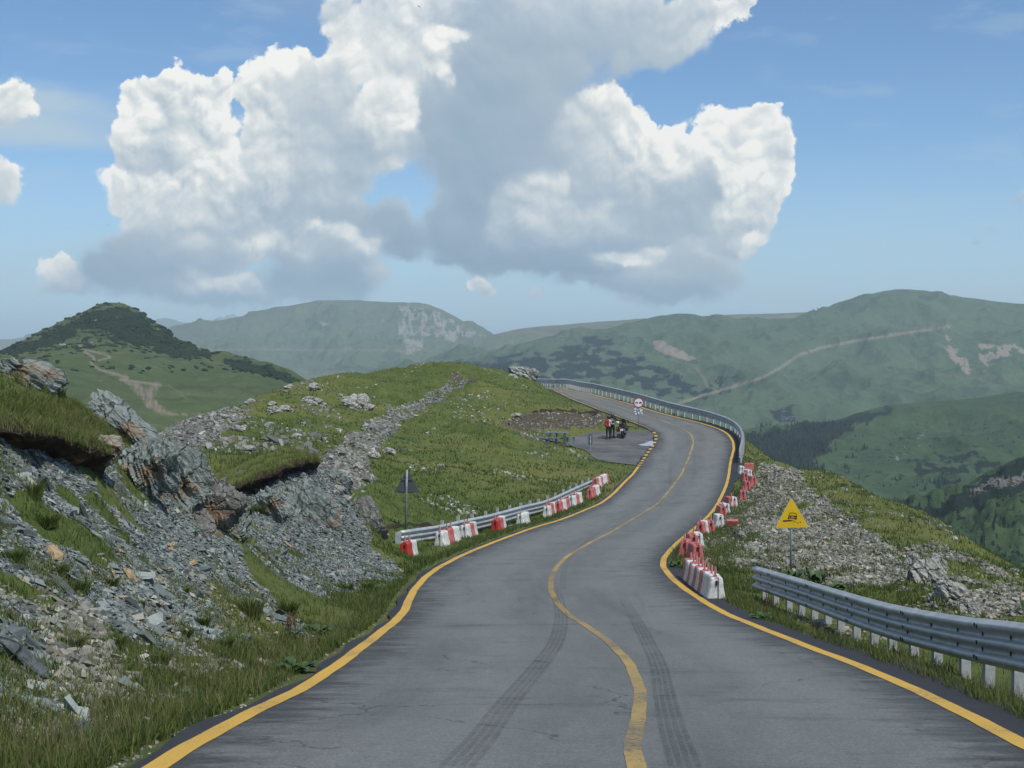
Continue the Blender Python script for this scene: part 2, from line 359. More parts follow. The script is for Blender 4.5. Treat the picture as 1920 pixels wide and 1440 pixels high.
wpt((-3.1,40,-6.2),(-3.4,43,-6.6),(-4.4,43,-6.55),(-2.8,36.5,-5.75),(-12,31,-1.8),(-14,38,-3),(-20,30,-1.6),(-25,22,-1),(-12,22,-.35),(-15,12,0.6),(-9,13,-0.3),(-8,6,-0.1),(-7,0,0),(-6,-8,0),(-14,-8,1),(-25,5,0),(-25,60,-10),(-35,80,-17),(-30,110,-14),(-45,60,-21),(-60,100,-32),(-30,150,-16),(-10,160,-9),(0,165,-8),(-18,48,-6.5),(-40,20,-10),(-60,30,-25),(-24,130,-7))
# right side
cpt((1395,845,95),(1450,860,88),(1550,890,75),(1650,940,60),(1800,1008,48),(1920,1068,40),
    (1440,885,70),(1500,915,58),(1600,1005,46),(1320,1000,47),(1400,950,54),(1345,1050,38),(1450,1045,39),(1500,1080,35.5),(1650,1105,32.5),(1780,1095,33),(1800,1160,26),(1900,1135,28),(1920,1200,22),(1700,1045,40),
    (1410,900,72),(1480,980,50),
    (1345,1117,28.6),(1285,1084,34.2),(1430,1128,30),(1505,1157,27),(1649,1228,21),(1869,1309,15.3))
wpt((5.1,11,-3.35),(5.0,5,-2.55),(5,-5,-1.6),(7,12,-3.9),(7,4,-3.2),(10,14,-4.4),(12,5,-4),(20,95,-10),(22,75,-11),(21.5,60,-10.5),(21,48,-10.5),(20,38,-9.8),(35,95,-21),(38,60,-23),(38,40,-21),(26,25,-12),(15,20,-6.3),(40,12,-20),(18.5,108,-8.2),(21,114,-9.5),(17,122,-8.5),(12,132,-7.5),(30,122,-19),(20,140,-16),(10,150,-8),(6,160,-6),(-2,172,-5),(60,60,-42),(60,120,-47),(30,170,-30),(0,200,-17),(-30,200,-24),
    (-120,60,-55),(-120,160,-65),(-60,250,-60),(0,260,-50),(60,250,-75),(120,160,-85),(120,60,-75),(90,0,-40),(-80,0,-18),(30,-10,-10))
# shoulders of the road (level with its surface)
for q, o, i0 in ((ML, -0.7, 0), (MR, 0.8, 0)):
    for i in range(6, len(CC), 9):
        if CC[i][1] > 172: break
        p = q[i] + norC[i] * o
        TP.append((p[0], p[1], float(zr(p[1])) - 0.08))
for p in LAY[1:11]: TP.append((p[0], p[1], float(zr(p[1])) - 0.02))
TP = np.array(TP)
_keep = [0]
for i in range(1, len(TP)):
    if np.min(np.hypot(*(TP[_keep][:, :2] - TP[i][:2]).T)) > 0.5: _keep.append(i)
TP = TP[_keep]
def _phi(d2): return np.where(d2 > 1e-9, 0.5 * d2 * np.log(d2 + 1e-12), 0)
_n = len(TP); _d2 = ((TP[:, None, :2] - TP[None, :, :2]) ** 2).sum(2)
_A = np.zeros((_n + 3, _n + 3)); _A[:_n, :_n] = _phi(_d2) + np.eye(_n) * 2.0
_A[:_n, _n] = 1; _A[:_n, _n + 1:] = TP[:, :2]; _A[_n:, :_n] = _A[:_n, _n:].T
_sol = np.linalg.solve(_A, np.r_[TP[:, 2], 0, 0, 0])
def tps(x, y):
    sh = x.shape; x = x.ravel(); y = y.ravel(); out = np.empty(len(x))
    for s in range(0, len(x), 40000):
        xx = x[s:s + 40000, None]; yy = y[s:s + 40000, None]
        d2 = (xx - TP[None, :, 0]) ** 2 + (yy - TP[None, :, 1]) ** 2
        out[s:s + 40000] = _phi(d2) @ _sol[:_n] + _sol[_n] + _sol[_n + 1] * xx[:, 0] + _sol[_n + 2] * yy[:, 0]
    return out.reshape(sh)
_hw = [ -((ML - CC) * norC).sum(1), ((MR - CC) * norC).sum(1)]
def road_dist(x, y):
    """signed distance outside the painted edge lines (negative on the road), side"""
    sh = x.shape; x = x.ravel(); y = y.ravel(); out = np.empty(len(x)); side = np.empty(len(x))
    C3 = CC[::2]; N3 = norC[::2]; HL = _hw[0][::2]; HR = _hw[1][::2]
    for s in range(0, len(x), 60000):
        dx = x[s:s + 60000, None] - C3[None, :, 0]; dy = y[s:s + 60000, None] - C3[None, :, 1]
        d2 = dx * dx + dy * dy; i = d2.argmin(1); r = np.arange(len(i))
        lat = dx[r, i] * N3[i, 0] + dy[r, i] * N3[i, 1]
        hw = np.where(lat > 0, HR[i], HL[i]); out[s:s + 60000] = np.sqrt(d2[r, i]) - hw; side[s:s + 60000] = np.sign(lat)
    return out.reshape(sh), side.reshape(sh)
def lay_dist(x, y):
    P = LAY; d = d_line(x, y, P + [P[0]]); return np.where(in_poly(x, y, P), -d, d)
# masks of what covers the ground: lists of (polygon in the photograph, nearest depth, farthest depth)
M_SCREE = [([(0,800),(60,812),(120,838),(190,850),(300,845),(430,985),(470,1090),(560,1160),(590,1200),(540,1240),(470,1290),(330,1320),(200,1350),(120,1400),(0,1440)], 0, 34),
           ([(425,925),(490,893),(590,872),(645,905),(700,1030),(760,1080),(700,1120),(620,1120),(520,1130),(440,1050)], 27, 46)]
M_SCREE2 = [([(585,885),(635,832),(700,788),(785,747),(850,713),(878,707),(866,724),(800,764),(748,798),(702,850),(668,895),(620,930)], 46, 150),
            ([(285,825),(350,785),(430,762),(470,770),(440,800),(380,840),(330,850)], 50, 120),
            ([(640,880),(690,860),(700,900),(650,930)], 46, 90)]
M_HEAP = [([(1300,1035),(1318,1012),(1365,968),(1405,900),(1428,874),(1475,874),(1530,925),(1640,1005),(1720,1070),(1700,1130),(1600,1110),(1500,1078),(1420,1065),(1350,1060),(1290,1050)], 33, 90),
          ([(1640,1100),(1700,1030),(1760,1020),(1860,1060),(1920,1110),(1920,1150),(1830,1160),(1760,1140)], 24, 60)]
M_DIRT = [([(930,800),(965,785),(997,772),(1050,773),(1110,770),(1145,787),(1120,806),(1067,802),(1000,808)], 96, 118),
          ([(840,700),(870,702),(895,715),(860,718)], 120, 150), ([(0,835),(120,838),(200,850),(190,870),(60,860),(0,855)], 0, 30),
          ([(970,812),(1010,816),(1060,832),(1020,838)], 90, 104)]
L_TURF = [([(-40,798),(30,802),(90,812),(130,828),(185,832)], 11, 30), ([(425,912),(470,898),(500,880),(540,865),(590,862)], 9, 60), ([(30,712),(90,735),(140,745)], 7, 40), ([(1000,772),(1060,768),(1120,776)], 3.5, 125), ([(700,990),(770,985),(820,985)], 5, 70)]
def cover(x, y, z):
    px, py = proj(x, y, z)
    wx = 9 * fbm(px / 28, py / 22, 3, 5); wy = 9 * fbm(px / 26 + 40, py / 20, 3, 9)
    qx, qy = px + wx, py + wy
    def acc(lst, f):
        m = np.zeros(px.shape)
        for poly, a, b in lst:
            bb = np.array(poly); sel = (y > a) & (y < b) & (px > bb[:, 0].min() - 40) & (px < bb[:, 0].max() + 40) & (py > bb[:, 1].min() - 40) & (py < bb[:, 1].max() + 40)
            if sel.any(): m[sel] = np.maximum(m[sel], poly_soft(qx[sel], qy[sel], [tuple(p) for p in poly], f))
        return m
    scree = acc(M_SCREE, 10); sc2 = acc(M_SCREE2, 5); heap = acc(M_HEAP, 8); dirt = acc(M_DIRT, 3)
    turf = np.zeros(px.shape)
    for pts, w, far in L_TURF:
        sel = (y < far) & (y > far * 0.45)
        if sel.any(): turf[sel] = np.maximum(turf[sel], 1 - smooth(d_line(px[sel], py[sel] + 0.5 * wy[sel], pts), w * 0.5, w))
    return scree, sc2, heap, dirt, turf, px, py
def height(x, y, detail=True):
    x = np.asarray(x, float); y = np.asarray(y, float)
    z = tps(x, y)
    r = np.hypot(x, y); z = z - np.maximum(0, r - 185) * 0.75
    rd, side = road_dist(x, y); ld = lay_dist(x, y)
    d = np.minimum(rd, ld)
    rough = smooth(d, 0.6, 3.2)
    rough = rough * (0.3 + 0.7 * smooth(d, 2.5, 7.0))
    z = z + rough * (0.22 * fbm(x / 3.2, y / 3.2, 4, 21) + 0.5 * fbm(x / 14, y / 14, 3, 3) * smooth(y, 30, 70))
    z = z + smooth(d, 0.2, 1.2) * 0.035 * fbm(x / 0.5, y / 0.5, 3, 33)
    if detail:
        sc, s2, hp, dt, tf, px, py = cover(x, y, z)
        rk = np.maximum(np.maximum(sc, s2 * 0.8), hp)
        z = z + rough * rk * (0.16 * ridged(x / 1.7 + y / 3.0, y / 1.1, 4, 51) - 0.1 + 0.07 * fbm(x / .3, y / .3, 3, 71))
        lump = smooth(y, 40, 60) * (1 - rk) * rough
        z = z + lump * 0.16 * fbm(x / 1.3, y / 1.8, 4, 91)
    zroad = zr(y)
    w = smooth(d, 0.35, 1.25)
    zz = np.where(d < 0.35, zroad - 0.05 - 0.10 * smooth(d, 0.0, -0.6), zroad - 0.05)
    z = zz * (1 - w) + z * w
    return z
def hgt(x, y): return float(height(np.array([x]), np.array([y]))[0])
def hit(px, py, lo=7, hi=175, n=900):
    """where a picture ray first meets the ground"""
    D = np.geomspace(lo, hi, n); r = ray(px, py); X = r[0] / r[1] * D; Z = r[2] / r[1] * D
    H = height(X, D); f = H > Z
    if not f.any(): return None
    i = int(np.argmax(f))
    if i == 0: return np.array([X[0], D[0], H[0]])
    a = (Z[i - 1] - H[i - 1]); b = (H[i] - Z[i]); t = a / (a + b + 1e-12)
    Dd = D[i - 1] + t * (D[i] - D[i - 1]); x = r[0] / r[1] * Dd
    return np.array([x, Dd, hgt(x, Dd)])

# ------------------------------------------------------------------ mesh helpers
def np_mesh(name, V, faces, mats, uv=None, smooth_=True, mi=None, attrs=None):
    """faces: (n,3) or (n,4) array"""
    me = bpy.data.meshes.new(name); V = np.asarray(V, np.float32); faces = np.asarray(faces, np.int32)
    k = faces.shape[1]; n = len(faces)
    me.vertices.add(len(V)); me.vertices.foreach_set('co', V.ravel())
    me.loops.add(n * k); me.loops.foreach_set('vertex_index', faces.ravel())
    me.polygons.add(n); me.polygons.foreach_set('loop_start', np.arange(0, n * k, k, dtype=np.int32))
    try: me.polygons.foreach_set('loop_total', np.full(n, k, np.int32))
    except Exception: pass
    me.polygons.foreach_set('use_smooth', np.full(n, smooth_, bool))
    if mi is not None: me.polygons.foreach_set('material_index', np.asarray(mi, np.int32))
    for m in (mats if isinstance(mats, (list, tuple)) else [mats]): me.materials.append(m)
    if uv is not None:
        l = me.uv_layers.new(name='UVMap'); l.data.foreach_set('uv', np.asarray(uv, np.float32)[faces.ravel()].ravel())
    for an, av in (attrs or {}).items():
        av = np.asarray(av, np.float32)
        if av.ndim == 1: me.attributes.new(an, 'FLOAT', 'POINT').data.foreach_set('value', av)
        else:
            c = np.ones((len(V), 4), np.float32); c[:, :av.shape[1]] = av
            me.attributes.new(an, 'FLOAT_COLOR', 'POINT').data.foreach_set('color', c.ravel())
    me.update(calc_edges=True); me.validate(verbose=False)
    return me
def link(name, me, parent=None, label=None, cat=None, group=None, kind=None):
    o = bpy.data.objects.new(name, me); COL.objects.link(o)
    if parent is not None: o.parent = parent
    if label: o['label'] = label
    if cat: o['category'] = cat
    if group: o['group'] = group
    if kind: o['kind'] = kind
    return o
def empty(name, loc, rz=0, label=None, cat=None, group=None):
    o = link(name, None, None, label, cat, group); o.location = Vector([float(v) for v in loc]); o.rotation_euler = (0, 0, rz); o.empty_display_size = 0.2; return o
def grid_faces(nr, nc):
    i = np.arange(nr - 1)[:, None] * nc + np.arange(nc - 1)[None, :]
    return np.stack([i, i + 1, i + nc + 1, i + nc], -1).reshape(-1, 4)
# ------------------------------------------------------------------ materials
def mat(name):
    m = bpy.data.materials.new(name); m.use_nodes = True; m.node_tree.nodes.clear(); t = NT(m.node_tree)
    b = t.new('ShaderNodeBsdfPrincipled'); o = t.new('ShaderNodeOutputMaterial'); t.l.new(b.outputs[0], o.inputs[0])
    return m, t, b
def bump(t, b, h, strength=0.5, dist=0.05):
    n = t.new('ShaderNodeBump'); n.inputs['Strength'].default_value = strength; n.inputs['Distance'].default_value = dist
    t.put(n.inputs['Height'], h); t.l.new(n.outputs[0], b.inputs['Normal']); return n
def objco(t): return t.new('ShaderNodeTexCoord').outputs['Object']
def attr(t, name, typ='GEOMETRY'):
    n = t.new('ShaderNodeAttribute'); n.attribute_name = name; n.attribute_type = typ; return n
def simple(name, col, rough=0.6, metal=0.0, var=0.12, scale=6.0, col2=None, bmp=0.0, spec=0.5):
    m, t, b = mat(name); c = objco(t)
    n = t.noise(c, scale, 5, 0.6)
    c2 = col2 or tuple(max(0, v * (1 - 2.2 * var)) for v in col)
    cc = t.mix(t.sstep(n, 0.35, 0.68), (*c2, 1), (*col, 1))
    t.put(b.inputs['Base Color'], cc); b.inputs['Metallic'].default_value = metal
    t.put(b.inputs['Roughness'], t.lin(n, 0.2, 0.8, rough - 0.08, min(1, rough + 0.1)))
    b.inputs['Specular IOR Level'].default_value = spec
    if bmp: bump(t, b, t.noise(c, scale * 6, 4, 0.6), bmp, 0.01)
    return m

def ground_material():
    m, t, b = mat('alpine_ground'); c = objco(t)
    cov = attr(t, 'cov'); sp3 = t.new('ShaderNodeSeparateColor'); t.l.new(cov.outputs['Color'], sp3.inputs[0])
    rk, hp, dt = sp3.outputs; tf = attr(t, 'turf').outputs['Fac']
    nb = t.noise(c, 0.09, 4, 0.6); nm = t.noise(c, 0.7, 6, 0.65); nf = t.noise(c, 5.0, 6, 0.7); nx = t.noise(c, 28.0, 4, 0.7)
    g1 = t.ramp(nm, [(0.28, (0.038, 0.060, 0.014)), (0.45, (0.070, 0.102, 0.024)), (0.6, (0.108, 0.136, 0.036)), (0.78, (0.165, 0.165, 0.060))])
    g2 = t.ramp(nf, [(0.3, (0.030, 0.048, 0.011)), (0.5, (0.074, 0.108, 0.024)), (0.72, (0.145, 0.160, 0.052))])
    g = t.mix(0.5, g1, g2)
    g = t.mix(t.sstep(nb, 0.40, 0.62), g, t.mix(0.6, g, (0.160, 0.160, 0.050, 1)))
    # scattered stones and bare spots in the turf
    st = t.voro(c, 1.5, 'F1', dim='3D'); big = t.noise(c, 0.16, 3, 0.55)
    spot = t.math('MULTIPLY', t.sstep(st, 0.30, 0.16), t.sstep(big, 0.54, 0.68))
    st2 = t.sstep(t.noise(c, 2.1, 7, 0.72), 0.62, 0.68)
    spot = t.math('MAXIMUM', spot, t.math('MULTIPLY', st2, t.sstep(big, 0.50, 0.66)))
    lich = t.mix(t.sstep(nx, 0.35, 0.65), (0.17, 0.175, 0.155, 1), (0.33, 0.335, 0.30, 1))
    g = t.mix(t.math('MULTIPLY', spot, 0.6), g, lich)
    # slate scree
    cs = t.vec('MULTIPLY', t.vec('ADD', c, t.scale(t.noise(c, 0.8, 3, 0.5, color=True), 0.6)), (1.0, 1.0, 3.2))
    v1 = t.voro(cs, 5.0, 'F1', 'Color'); v2 = t.voro(cs, 14.0, 'F1', 'Color')
    vv = t.math('MULTIPLY_ADD', t.sep(v1)[0], 0.5, t.math('MULTIPLY', t.sep(v2)[1], 0.5))
    slate = t.ramp(vv, [(0.05, (0.065, 0.072, 0.070)), (0.4, (0.135, 0.155, 0.155)), (0.7, (0.215, 0.245, 0.240)), (1.0, (0.37, 0.39, 0.365))])
    rust = t.sstep(t.noise(c, 0.35, 5, 0.6), 0.55, 0.72)
    slate = t.mix(t.math('MULTIPLY', rust, 0.55), slate, t.ramp(vv, [(0.1, (0.085, 0.06, 0.04)), (0.6, (0.21, 0.16, 0.11)), (1.0, (0.36, 0.28, 0.19))]))
    heapc = t.ramp(vv, [(0.05, (0.12, 0.12, 0.10)), (0.4, (0.23, 0.23, 0.20)), (0.75, (0.33, 0.33, 0.29)), (1.0, (0.5, 0.49, 0.43))])
    dirtc = t.ramp(nf, [(0.25, (0.040, 0.031, 0.021)), (0.5, (0.092, 0.076, 0.053)), (0.75, (0.18, 0.158, 0.118))])
    tear = t.math('MULTIPLY', t.math('SUBTRACT', nm, 0.5), 0.9)
    tear = t.math('ADD', tear, t.math('MULTIPLY', t.math('SUBTRACT', nf, 0.5), 0.7))
    def m_(x): return t.sstep(t.math('ADD', x, tear), 0.42, 0.58)
    col = t.mix(m_(rk), g, slate); col = t.mix(m_(hp), col, heapc); col = t.mix(m_(dt), col, dirtc)
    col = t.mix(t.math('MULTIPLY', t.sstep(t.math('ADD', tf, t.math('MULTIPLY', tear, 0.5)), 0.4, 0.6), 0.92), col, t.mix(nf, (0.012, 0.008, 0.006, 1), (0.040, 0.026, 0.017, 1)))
    t.put(b.inputs['Base Color'], col); b.inputs['Roughness'].default_value = 0.92; b.inputs['Specular IOR Level'].default_value = 0.25
    rough = t.math('MAXIMUM', t.math('MAXIMUM', rk, hp), dt)
    hgt_ = t.math('ADD', t.math('MULTIPLY', vv, t.math('MULTIPLY_ADD', rough, 0.9, 0.0)), t.math('MULTIPLY', t.math('ADD', nf, t.math('MULTIPLY', nx, 0.35)), 0.8))
    bump(t, b, hgt_, 0.85, 0.12)
    return m
MAT_GROUND = ground_material()

def build_ground():
    a = np.r_[np.linspace(-62, -23.5, 60)[:-1], np.linspace(-23.5, 23.5, 960), np.linspace(23.5, 62, 60)[1:]]
    r = np.r_[np.geomspace(3.2, 188, 1080)[:-1], np.geomspace(188, 1100, 50)]
    A, RR_ = np.meshgrid(R(1) * a, r); X = RR_ * np.sin(A); Y = RR_ * np.cos(A) - 3.0
    Z = height(X, Y)
    sc, s2, hp, dt, tf, px, py = cover(X, Y, Z)
    rd, side = road_dist(X, Y)
    # gravelly verge right beside the asphalt
    verge = smooth(rd, 1.0, 0.2) * 0.45
    dt = np.maximum(dt, verge * (Y < 150))
    dt = dt * np.where(Y > 60, 0.55 + 0.6 * smooth(fbm(X / 1.5, Y / 2.0, 4, 44), -.3, .3), 1)
    # turf patches on the scree, more of them low down and to the left
    patch = smooth(fbm(X / 1.6, Y / 1.6, 4, 123) + 0.55 * smooth(py, 1120, 1330) + 0.35 * smooth(1.0, 0, 1) * smooth(rd, 2.6, 0.8) - 0.07, 0.12, 0.4)
    sc = sc * (1 - patch * (Y < 34))
    hp = hp * (1 - 0.9 * smooth(fbm(X / 2.2, Y / 2.2, 4, 87) - 0.1 + 0.35 * smooth(px, 1600, 1720), 0.22, 0.45))
    rk = np.maximum(sc, s2 * 0.85 * smooth(fbm(X / 2.2, Y / 3.5, 4, 133), -.1, .35))
    V = np.stack([X, Y, Z], -1).reshape(-1, 3)
    me = np_mesh('ground', V, grid_faces(len(r), len(a))[:, ::-1], MAT_GROUND, attrs={'cov': np.stack([rk, hp, dt], -1).reshape(-1, 3), 'turf': tf.ravel()})
    link('ground', me, kind='structure')
    return dict(X=X, Y=Y, Z=Z, rk=sc, s2=s2, hp=hp, dt=dt, tf=tf, px=px, py=py, rd=rd, side=side)
G = build_ground()

# ------------------------------------------------------------------ road
def road_material():
    m, t, b = mat('asphalt'); uv = t.new('ShaderNodeUVMap').outputs[0]; c = objco(t)
    u, v, _ = t.sep(uv)
    n1 = t.noise(c, 0.35, 5, 0.6); n2 = t.noise(t.vec('MULTIPLY', uv, (1.6, 0.22, 1)), 1.0, 6, 0.65); n3 = t.noise(c, 45, 3, 0.7); n4 = t.noise(c, 160, 2, 0.6)
    base = t.ramp(n2, [(0.25, (0.088, 0.096, 0.092)), (0.5, (0.124, 0.134, 0.128)), (0.75, (0.158, 0.168, 0.160))])
    base = t.mix(t.sstep(n1, 0.35, 0.7), base, t.mix(0.5, base, (0.150, 0.155, 0.152, 1)))
    # newer dark bitumen along the outer edges (u = metres from the centre line, uv.x)
    au = t.math('ABSOLUTE', u)
    ed = attr(t, 'edge').outputs['Fac']
    wob = t.math('MULTIPLY', t.math('SUBTRACT', t.noise(t.vec('MULTIPLY', uv, (1.2, 2.6, 1)), 1.0, 7, 0.72), 0.5), 2.6)
    e2 = t.math('ADD', ed, wob)
    base = t.mix(t.math('MULTIPLY', t.sstep(e2, -0.85, 0.10), 0.85), base, (0.026, 0.028, 0.030, 1))
    base = t.mix(t.math('MULTIPLY', t.sstep(ed, 0.02, 0.07), 0.9), base, (0.022, 0.023, 0.027, 1))
    # paler, polished wheel paths
    wp = t.math('MULTIPLY', t.sstep(t.math('ABSOLUTE', t.math('SUBTRACT', t.math('ABSOLUTE', t.math('ADD', u, t.math('MULTIPLY', t.math('SUBTRACT', n1, 0.5), 1.2))), 1.5)), 0.9, 0.1), 0.28)
    base = t.mix(wp, base, (0.200, 0.208, 0.200, 1))
    # old dark stain patches
    st = t.sstep(t.noise(t.vec('MULTIPLY', uv, (0.5, 1.3, 1)), 0.8, 8, 0.72), 0.53, 0.70)
    base = t.mix(t.math('MULTIPLY', st, 0.5), base, (0.045, 0.047, 0.050, 1))
    # cracks
    cr = t.voro(t.vec('ADD', c, t.scale(t.noise(c, 1.1, 4, 0.6, color=True), 1.2)), 0.42, 'DISTANCE_TO_EDGE')
    crack = t.math('MULTIPLY', t.sstep(cr, 0.010, 0.003), t.sstep(t.noise(c, 0.3, 2, 0.5), 0.47, 0.56))
    base = t.mix(t.math('MULTIPLY', crack, 0.6), base, (0.02, 0.02, 0.022, 1))
    n5 = t.noise(t.vec('MULTIPLY', uv, (3.0, 14.0, 1)), 1.0, 6, 0.75)
    sp = t.math('MULTIPLY_ADD', n3, 0.7, t.math('MULTIPLY_ADD', n5, 0.7, 0.30))
    base = t.mix(1.0, base, t.comb(sp, sp, sp), 'MULTIPLY')
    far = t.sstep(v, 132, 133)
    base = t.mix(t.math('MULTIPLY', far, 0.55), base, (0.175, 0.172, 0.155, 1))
    agg = t.voro(c, 75, 'F1', 'Color'); ag = t.math('MULTIPLY_ADD', t.sep(agg)[0], 0.55, 0.73); base = t.mix(1.0, base, t.comb(ag, ag, ag), 'MULTIPLY')
    t.put(b.inputs['Base Color'], base); t.put(b.inputs['Roughness'], t.lin(n3, 0.2, 0.8, 0.62, 0.85)); b.inputs['Specular IOR Level'].default_value = 0.4
    bump(t, b, t.math('ADD', t.math('MULTIPLY', n3, 0.5), t.math('MULTIPLY', n4, 0.5)), 0.45, 0.008)
    return m
MAT_ROAD = road_material()
def strip(name, left, right, z0, material, nu=2, v0=0.0, attrs_=None, ulr=None):
    n = len(left); tt = np.linspace(0, 1, nu)
    P = left[:, None, :] * (1 - tt[None, :, None]) + right[:, None, :] * tt[None, :, None]
    Z = zr(P[..., 1]) + z0
    V = np.concatenate([P, Z[..., None]], -1).reshape(-1, 3)
    s = v0 + arc((left + right) / 2); ul = ulr[0] if ulr else np.zeros(n); ur = ulr[1] if ulr else np.ones(n)
    U = ul[:, None] * (1 - tt) + ur[:, None] * tt
    uv = np.stack([U, np.repeat(s[:, None], nu, 1)], -1).reshape(-1, 2)
    at_ = {k: f(U).ravel() for k, f in (attrs_ or {}).items()}
    return np_mesh(name, V, grid_faces(n, nu), material, uv=uv, attrs=at_)
def build_road():
    hl = _hw[0]; hr = _hw[1]
    wl_ = 0.10 * np.sin(arc(CC) / 1.3) * 0.5 + 0.06 * np.sin(arc(CC) / 0.47); extL = 0.20 + wl_ * .8
    extR = 0.42 + 0.5 * smooth(CC[:, 1], 10, 14) * smooth(CC[:, 1], 24, 17) * 0.5 + 0.35 * smooth(CC[:, 1], 78, 86) * smooth(CC[:, 1], 112, 104) + wl_
    Lf = ML - norC * extL[:, None]; Rt = MR + norC * extR[:, None]
    n = len(CC); tt = np.r_[np.linspace(0, 1, 25)]
    P = Lf[:, None, :] * (1 - tt[None, :, None]) + Rt[:, None, :] * tt[None, :, None]
    lat = ((P - CC[:, None, :]) * norC[:, None, :]).sum(-1)
    edge = np.maximum(-lat - hl[:, None], lat - hr[:, None])
    crown = -0.01 * np.abs(lat) * 0
    Z = zr(P[..., 1]) + crown
    V = np.concatenate([P, Z[..., None]], -1).reshape(-1, 3)
    s = arc(CC); uv = np.stack([lat, np.repeat(s[:, None], len(tt), 1)], -1).reshape(-1, 2)
    link('road', np_mesh('road', V, grid_faces(n, len(tt)), MAT_ROAD, uv=uv, attrs={'edge': edge.ravel()}), kind='structure')
    # lay-by
    bm = bmesh.new(); lay = smooth_line(spline(LAY + [LAY[0]], 0.4), 2)[:-1]
    vs = [bm.verts.new((p[0], p[1], float(zr(p[1])) - 0.006)) for p in lay]; f = bm.faces.new(vs)
    bmesh.ops.triangulate(bm, faces=[f]); f = bm.faces[:]
    bmesh.ops.subdivide_edges(bm, edges=bm.edges[:], cuts=2, use_grid_fill=True)
    for v in bm.verts: v.co.z = float(zr(v.co.y)) - 0.006
    me = bpy.data.meshes.new('layby'); bm.normal_update()
    for f in bm.faces:
        if f.normal.z < 0: f.normal_flip()
    bm.to_mesh(me); bm.free(); me.materials.append(MAT_LAY); link('layby', me, kind='structure')
def lay_material():
    m, t, b = mat('old_asphalt'); c = objco(t)
    n = t.noise(c, 0.5, 6, 0.65); n3 = t.noise(c, 30, 3, 0.7)
    base = t.ramp(n, [(0.3, (0.060, 0.062, 0.062)), (0.5, (0.105, 0.108, 0.107)), (0.7, (0.15, 0.152, 0.148))])
    st = t.sstep(t.noise(t.vec('MULTIPLY', c, (0.35, 1.6, 1)), 0.8, 6, 0.65), 0.52, 0.66)
    base = t.mix(t.math('MULTIPLY', st, 0.55), base, (0.04, 0.042, 0.045, 1))
    t.put(b.inputs['Base Color'], base); b.inputs['Roughness'].default_value = 0.8
    bump(t, b, n3, 0.5, 0.01); return m
MAT_LAY = lay_material()
build_road()
def paint_material(name, col, wear0, wear1, dark=(0.09, 0.09, 0.085)):
    m, t, b = mat(name); c = objco(t)
    n = t.noise(c, 14, 6, 0.75); n2 = t.noise(c, 90, 3, 0.7); n3 = t.noise(c, 0.6, 3, 0.5)
    w = t.sstep(t.math('MULTIPLY_ADD', n2, 0.5, t.math('MULTIPLY_ADD', n3, 0.35, t.math('MULTIPLY', n, 0.5))), wear0, wear1)
    cc = t.mix(t.sstep(n, 0.3, 0.7), (*[v * 0.82 for v in col], 1), (*col, 1))
    t.put(b.inputs['Base Color'], t.mix(w, cc, (*dark, 1))); b.inputs['Roughness'].default_value = 0.7
    bump(t, b, n2, 0.4, 0.004); return m
YEL = (0.62, 0.38, 0.055)
MAT_EDGE = paint_material('yellow_edge_paint', YEL, 0.70, 0.84)
MAT_CENT = paint_material('worn_yellow_paint', (0.50, 0.34, 0.09), 0.56, 0.80)
MAT_SKID = None
def offset(q, d):
    t_ = np.gradient(q, axis=0); t_ /= np.linalg.norm(t_, axis=1)[:, None]
    return q + np.stack([t_[:, 1], -t_[:, 0]], 1) * (d[:, None] if isinstance(d, np.ndarray) else d)
def lines():
    def piece(q, w, m, name):
        wob = 0.006 * np.sin(arc(q) * 2.1) + 0.004 * np.sin(arc(q) * 5.3)
        link(name, strip(name, offset(q, -w / 2 + wob), offset(q, w / 2 + wob), 0.005, m), kind='structure')
    L0 = on_road(1197, 875); L1 = on_road(1224, 808)
    iL0 = int(np.argmin(np.hypot(*(LL - L0).T))); iL1 = int(np.argmin(np.hypot(*(LL - L1).T)))
    piece(LL[:iL0 + 1], 0.165, MAT_EDGE, 'left_edge_line')
    piece(LL[iL1:], 0.14, MAT_CENT, 'left_edge_line')
    piece(RR, 0.16, MAT_EDGE, 'right_edge_line'); piece(CC, 0.125, MAT_CENT, 'centre_line')
    dash = LL[iL0:iL1 + 1]; s = arc(dash); V = []; Fc = []; k = 0
    for a in np.arange(0.5, s[-1] - 0.4, 1.3):
        ss = np.linspace(a, a + 0.55, 4); q = np.stack([np.interp(ss, s, dash[:, c]) for c in range(2)], 1)
        l, r_ = offset(q, -0.11), offset(q, 0.11)
        for i in range(4):
            V += [(l[i][0], l[i][1], zr(l[i][1]) + 0.005), (r_[i][0], r_[i][1], zr(r_[i][1]) + 0.005)]
        for i in range(3): Fc.append((k + 2 * i, k + 2 * i + 1, k + 2 * i + 3, k + 2 * i + 2))
        k += 8
    link('dashed_line', np_mesh('dashed_line', V, Fc, MAT_EDGE), kind='structure')
lines()
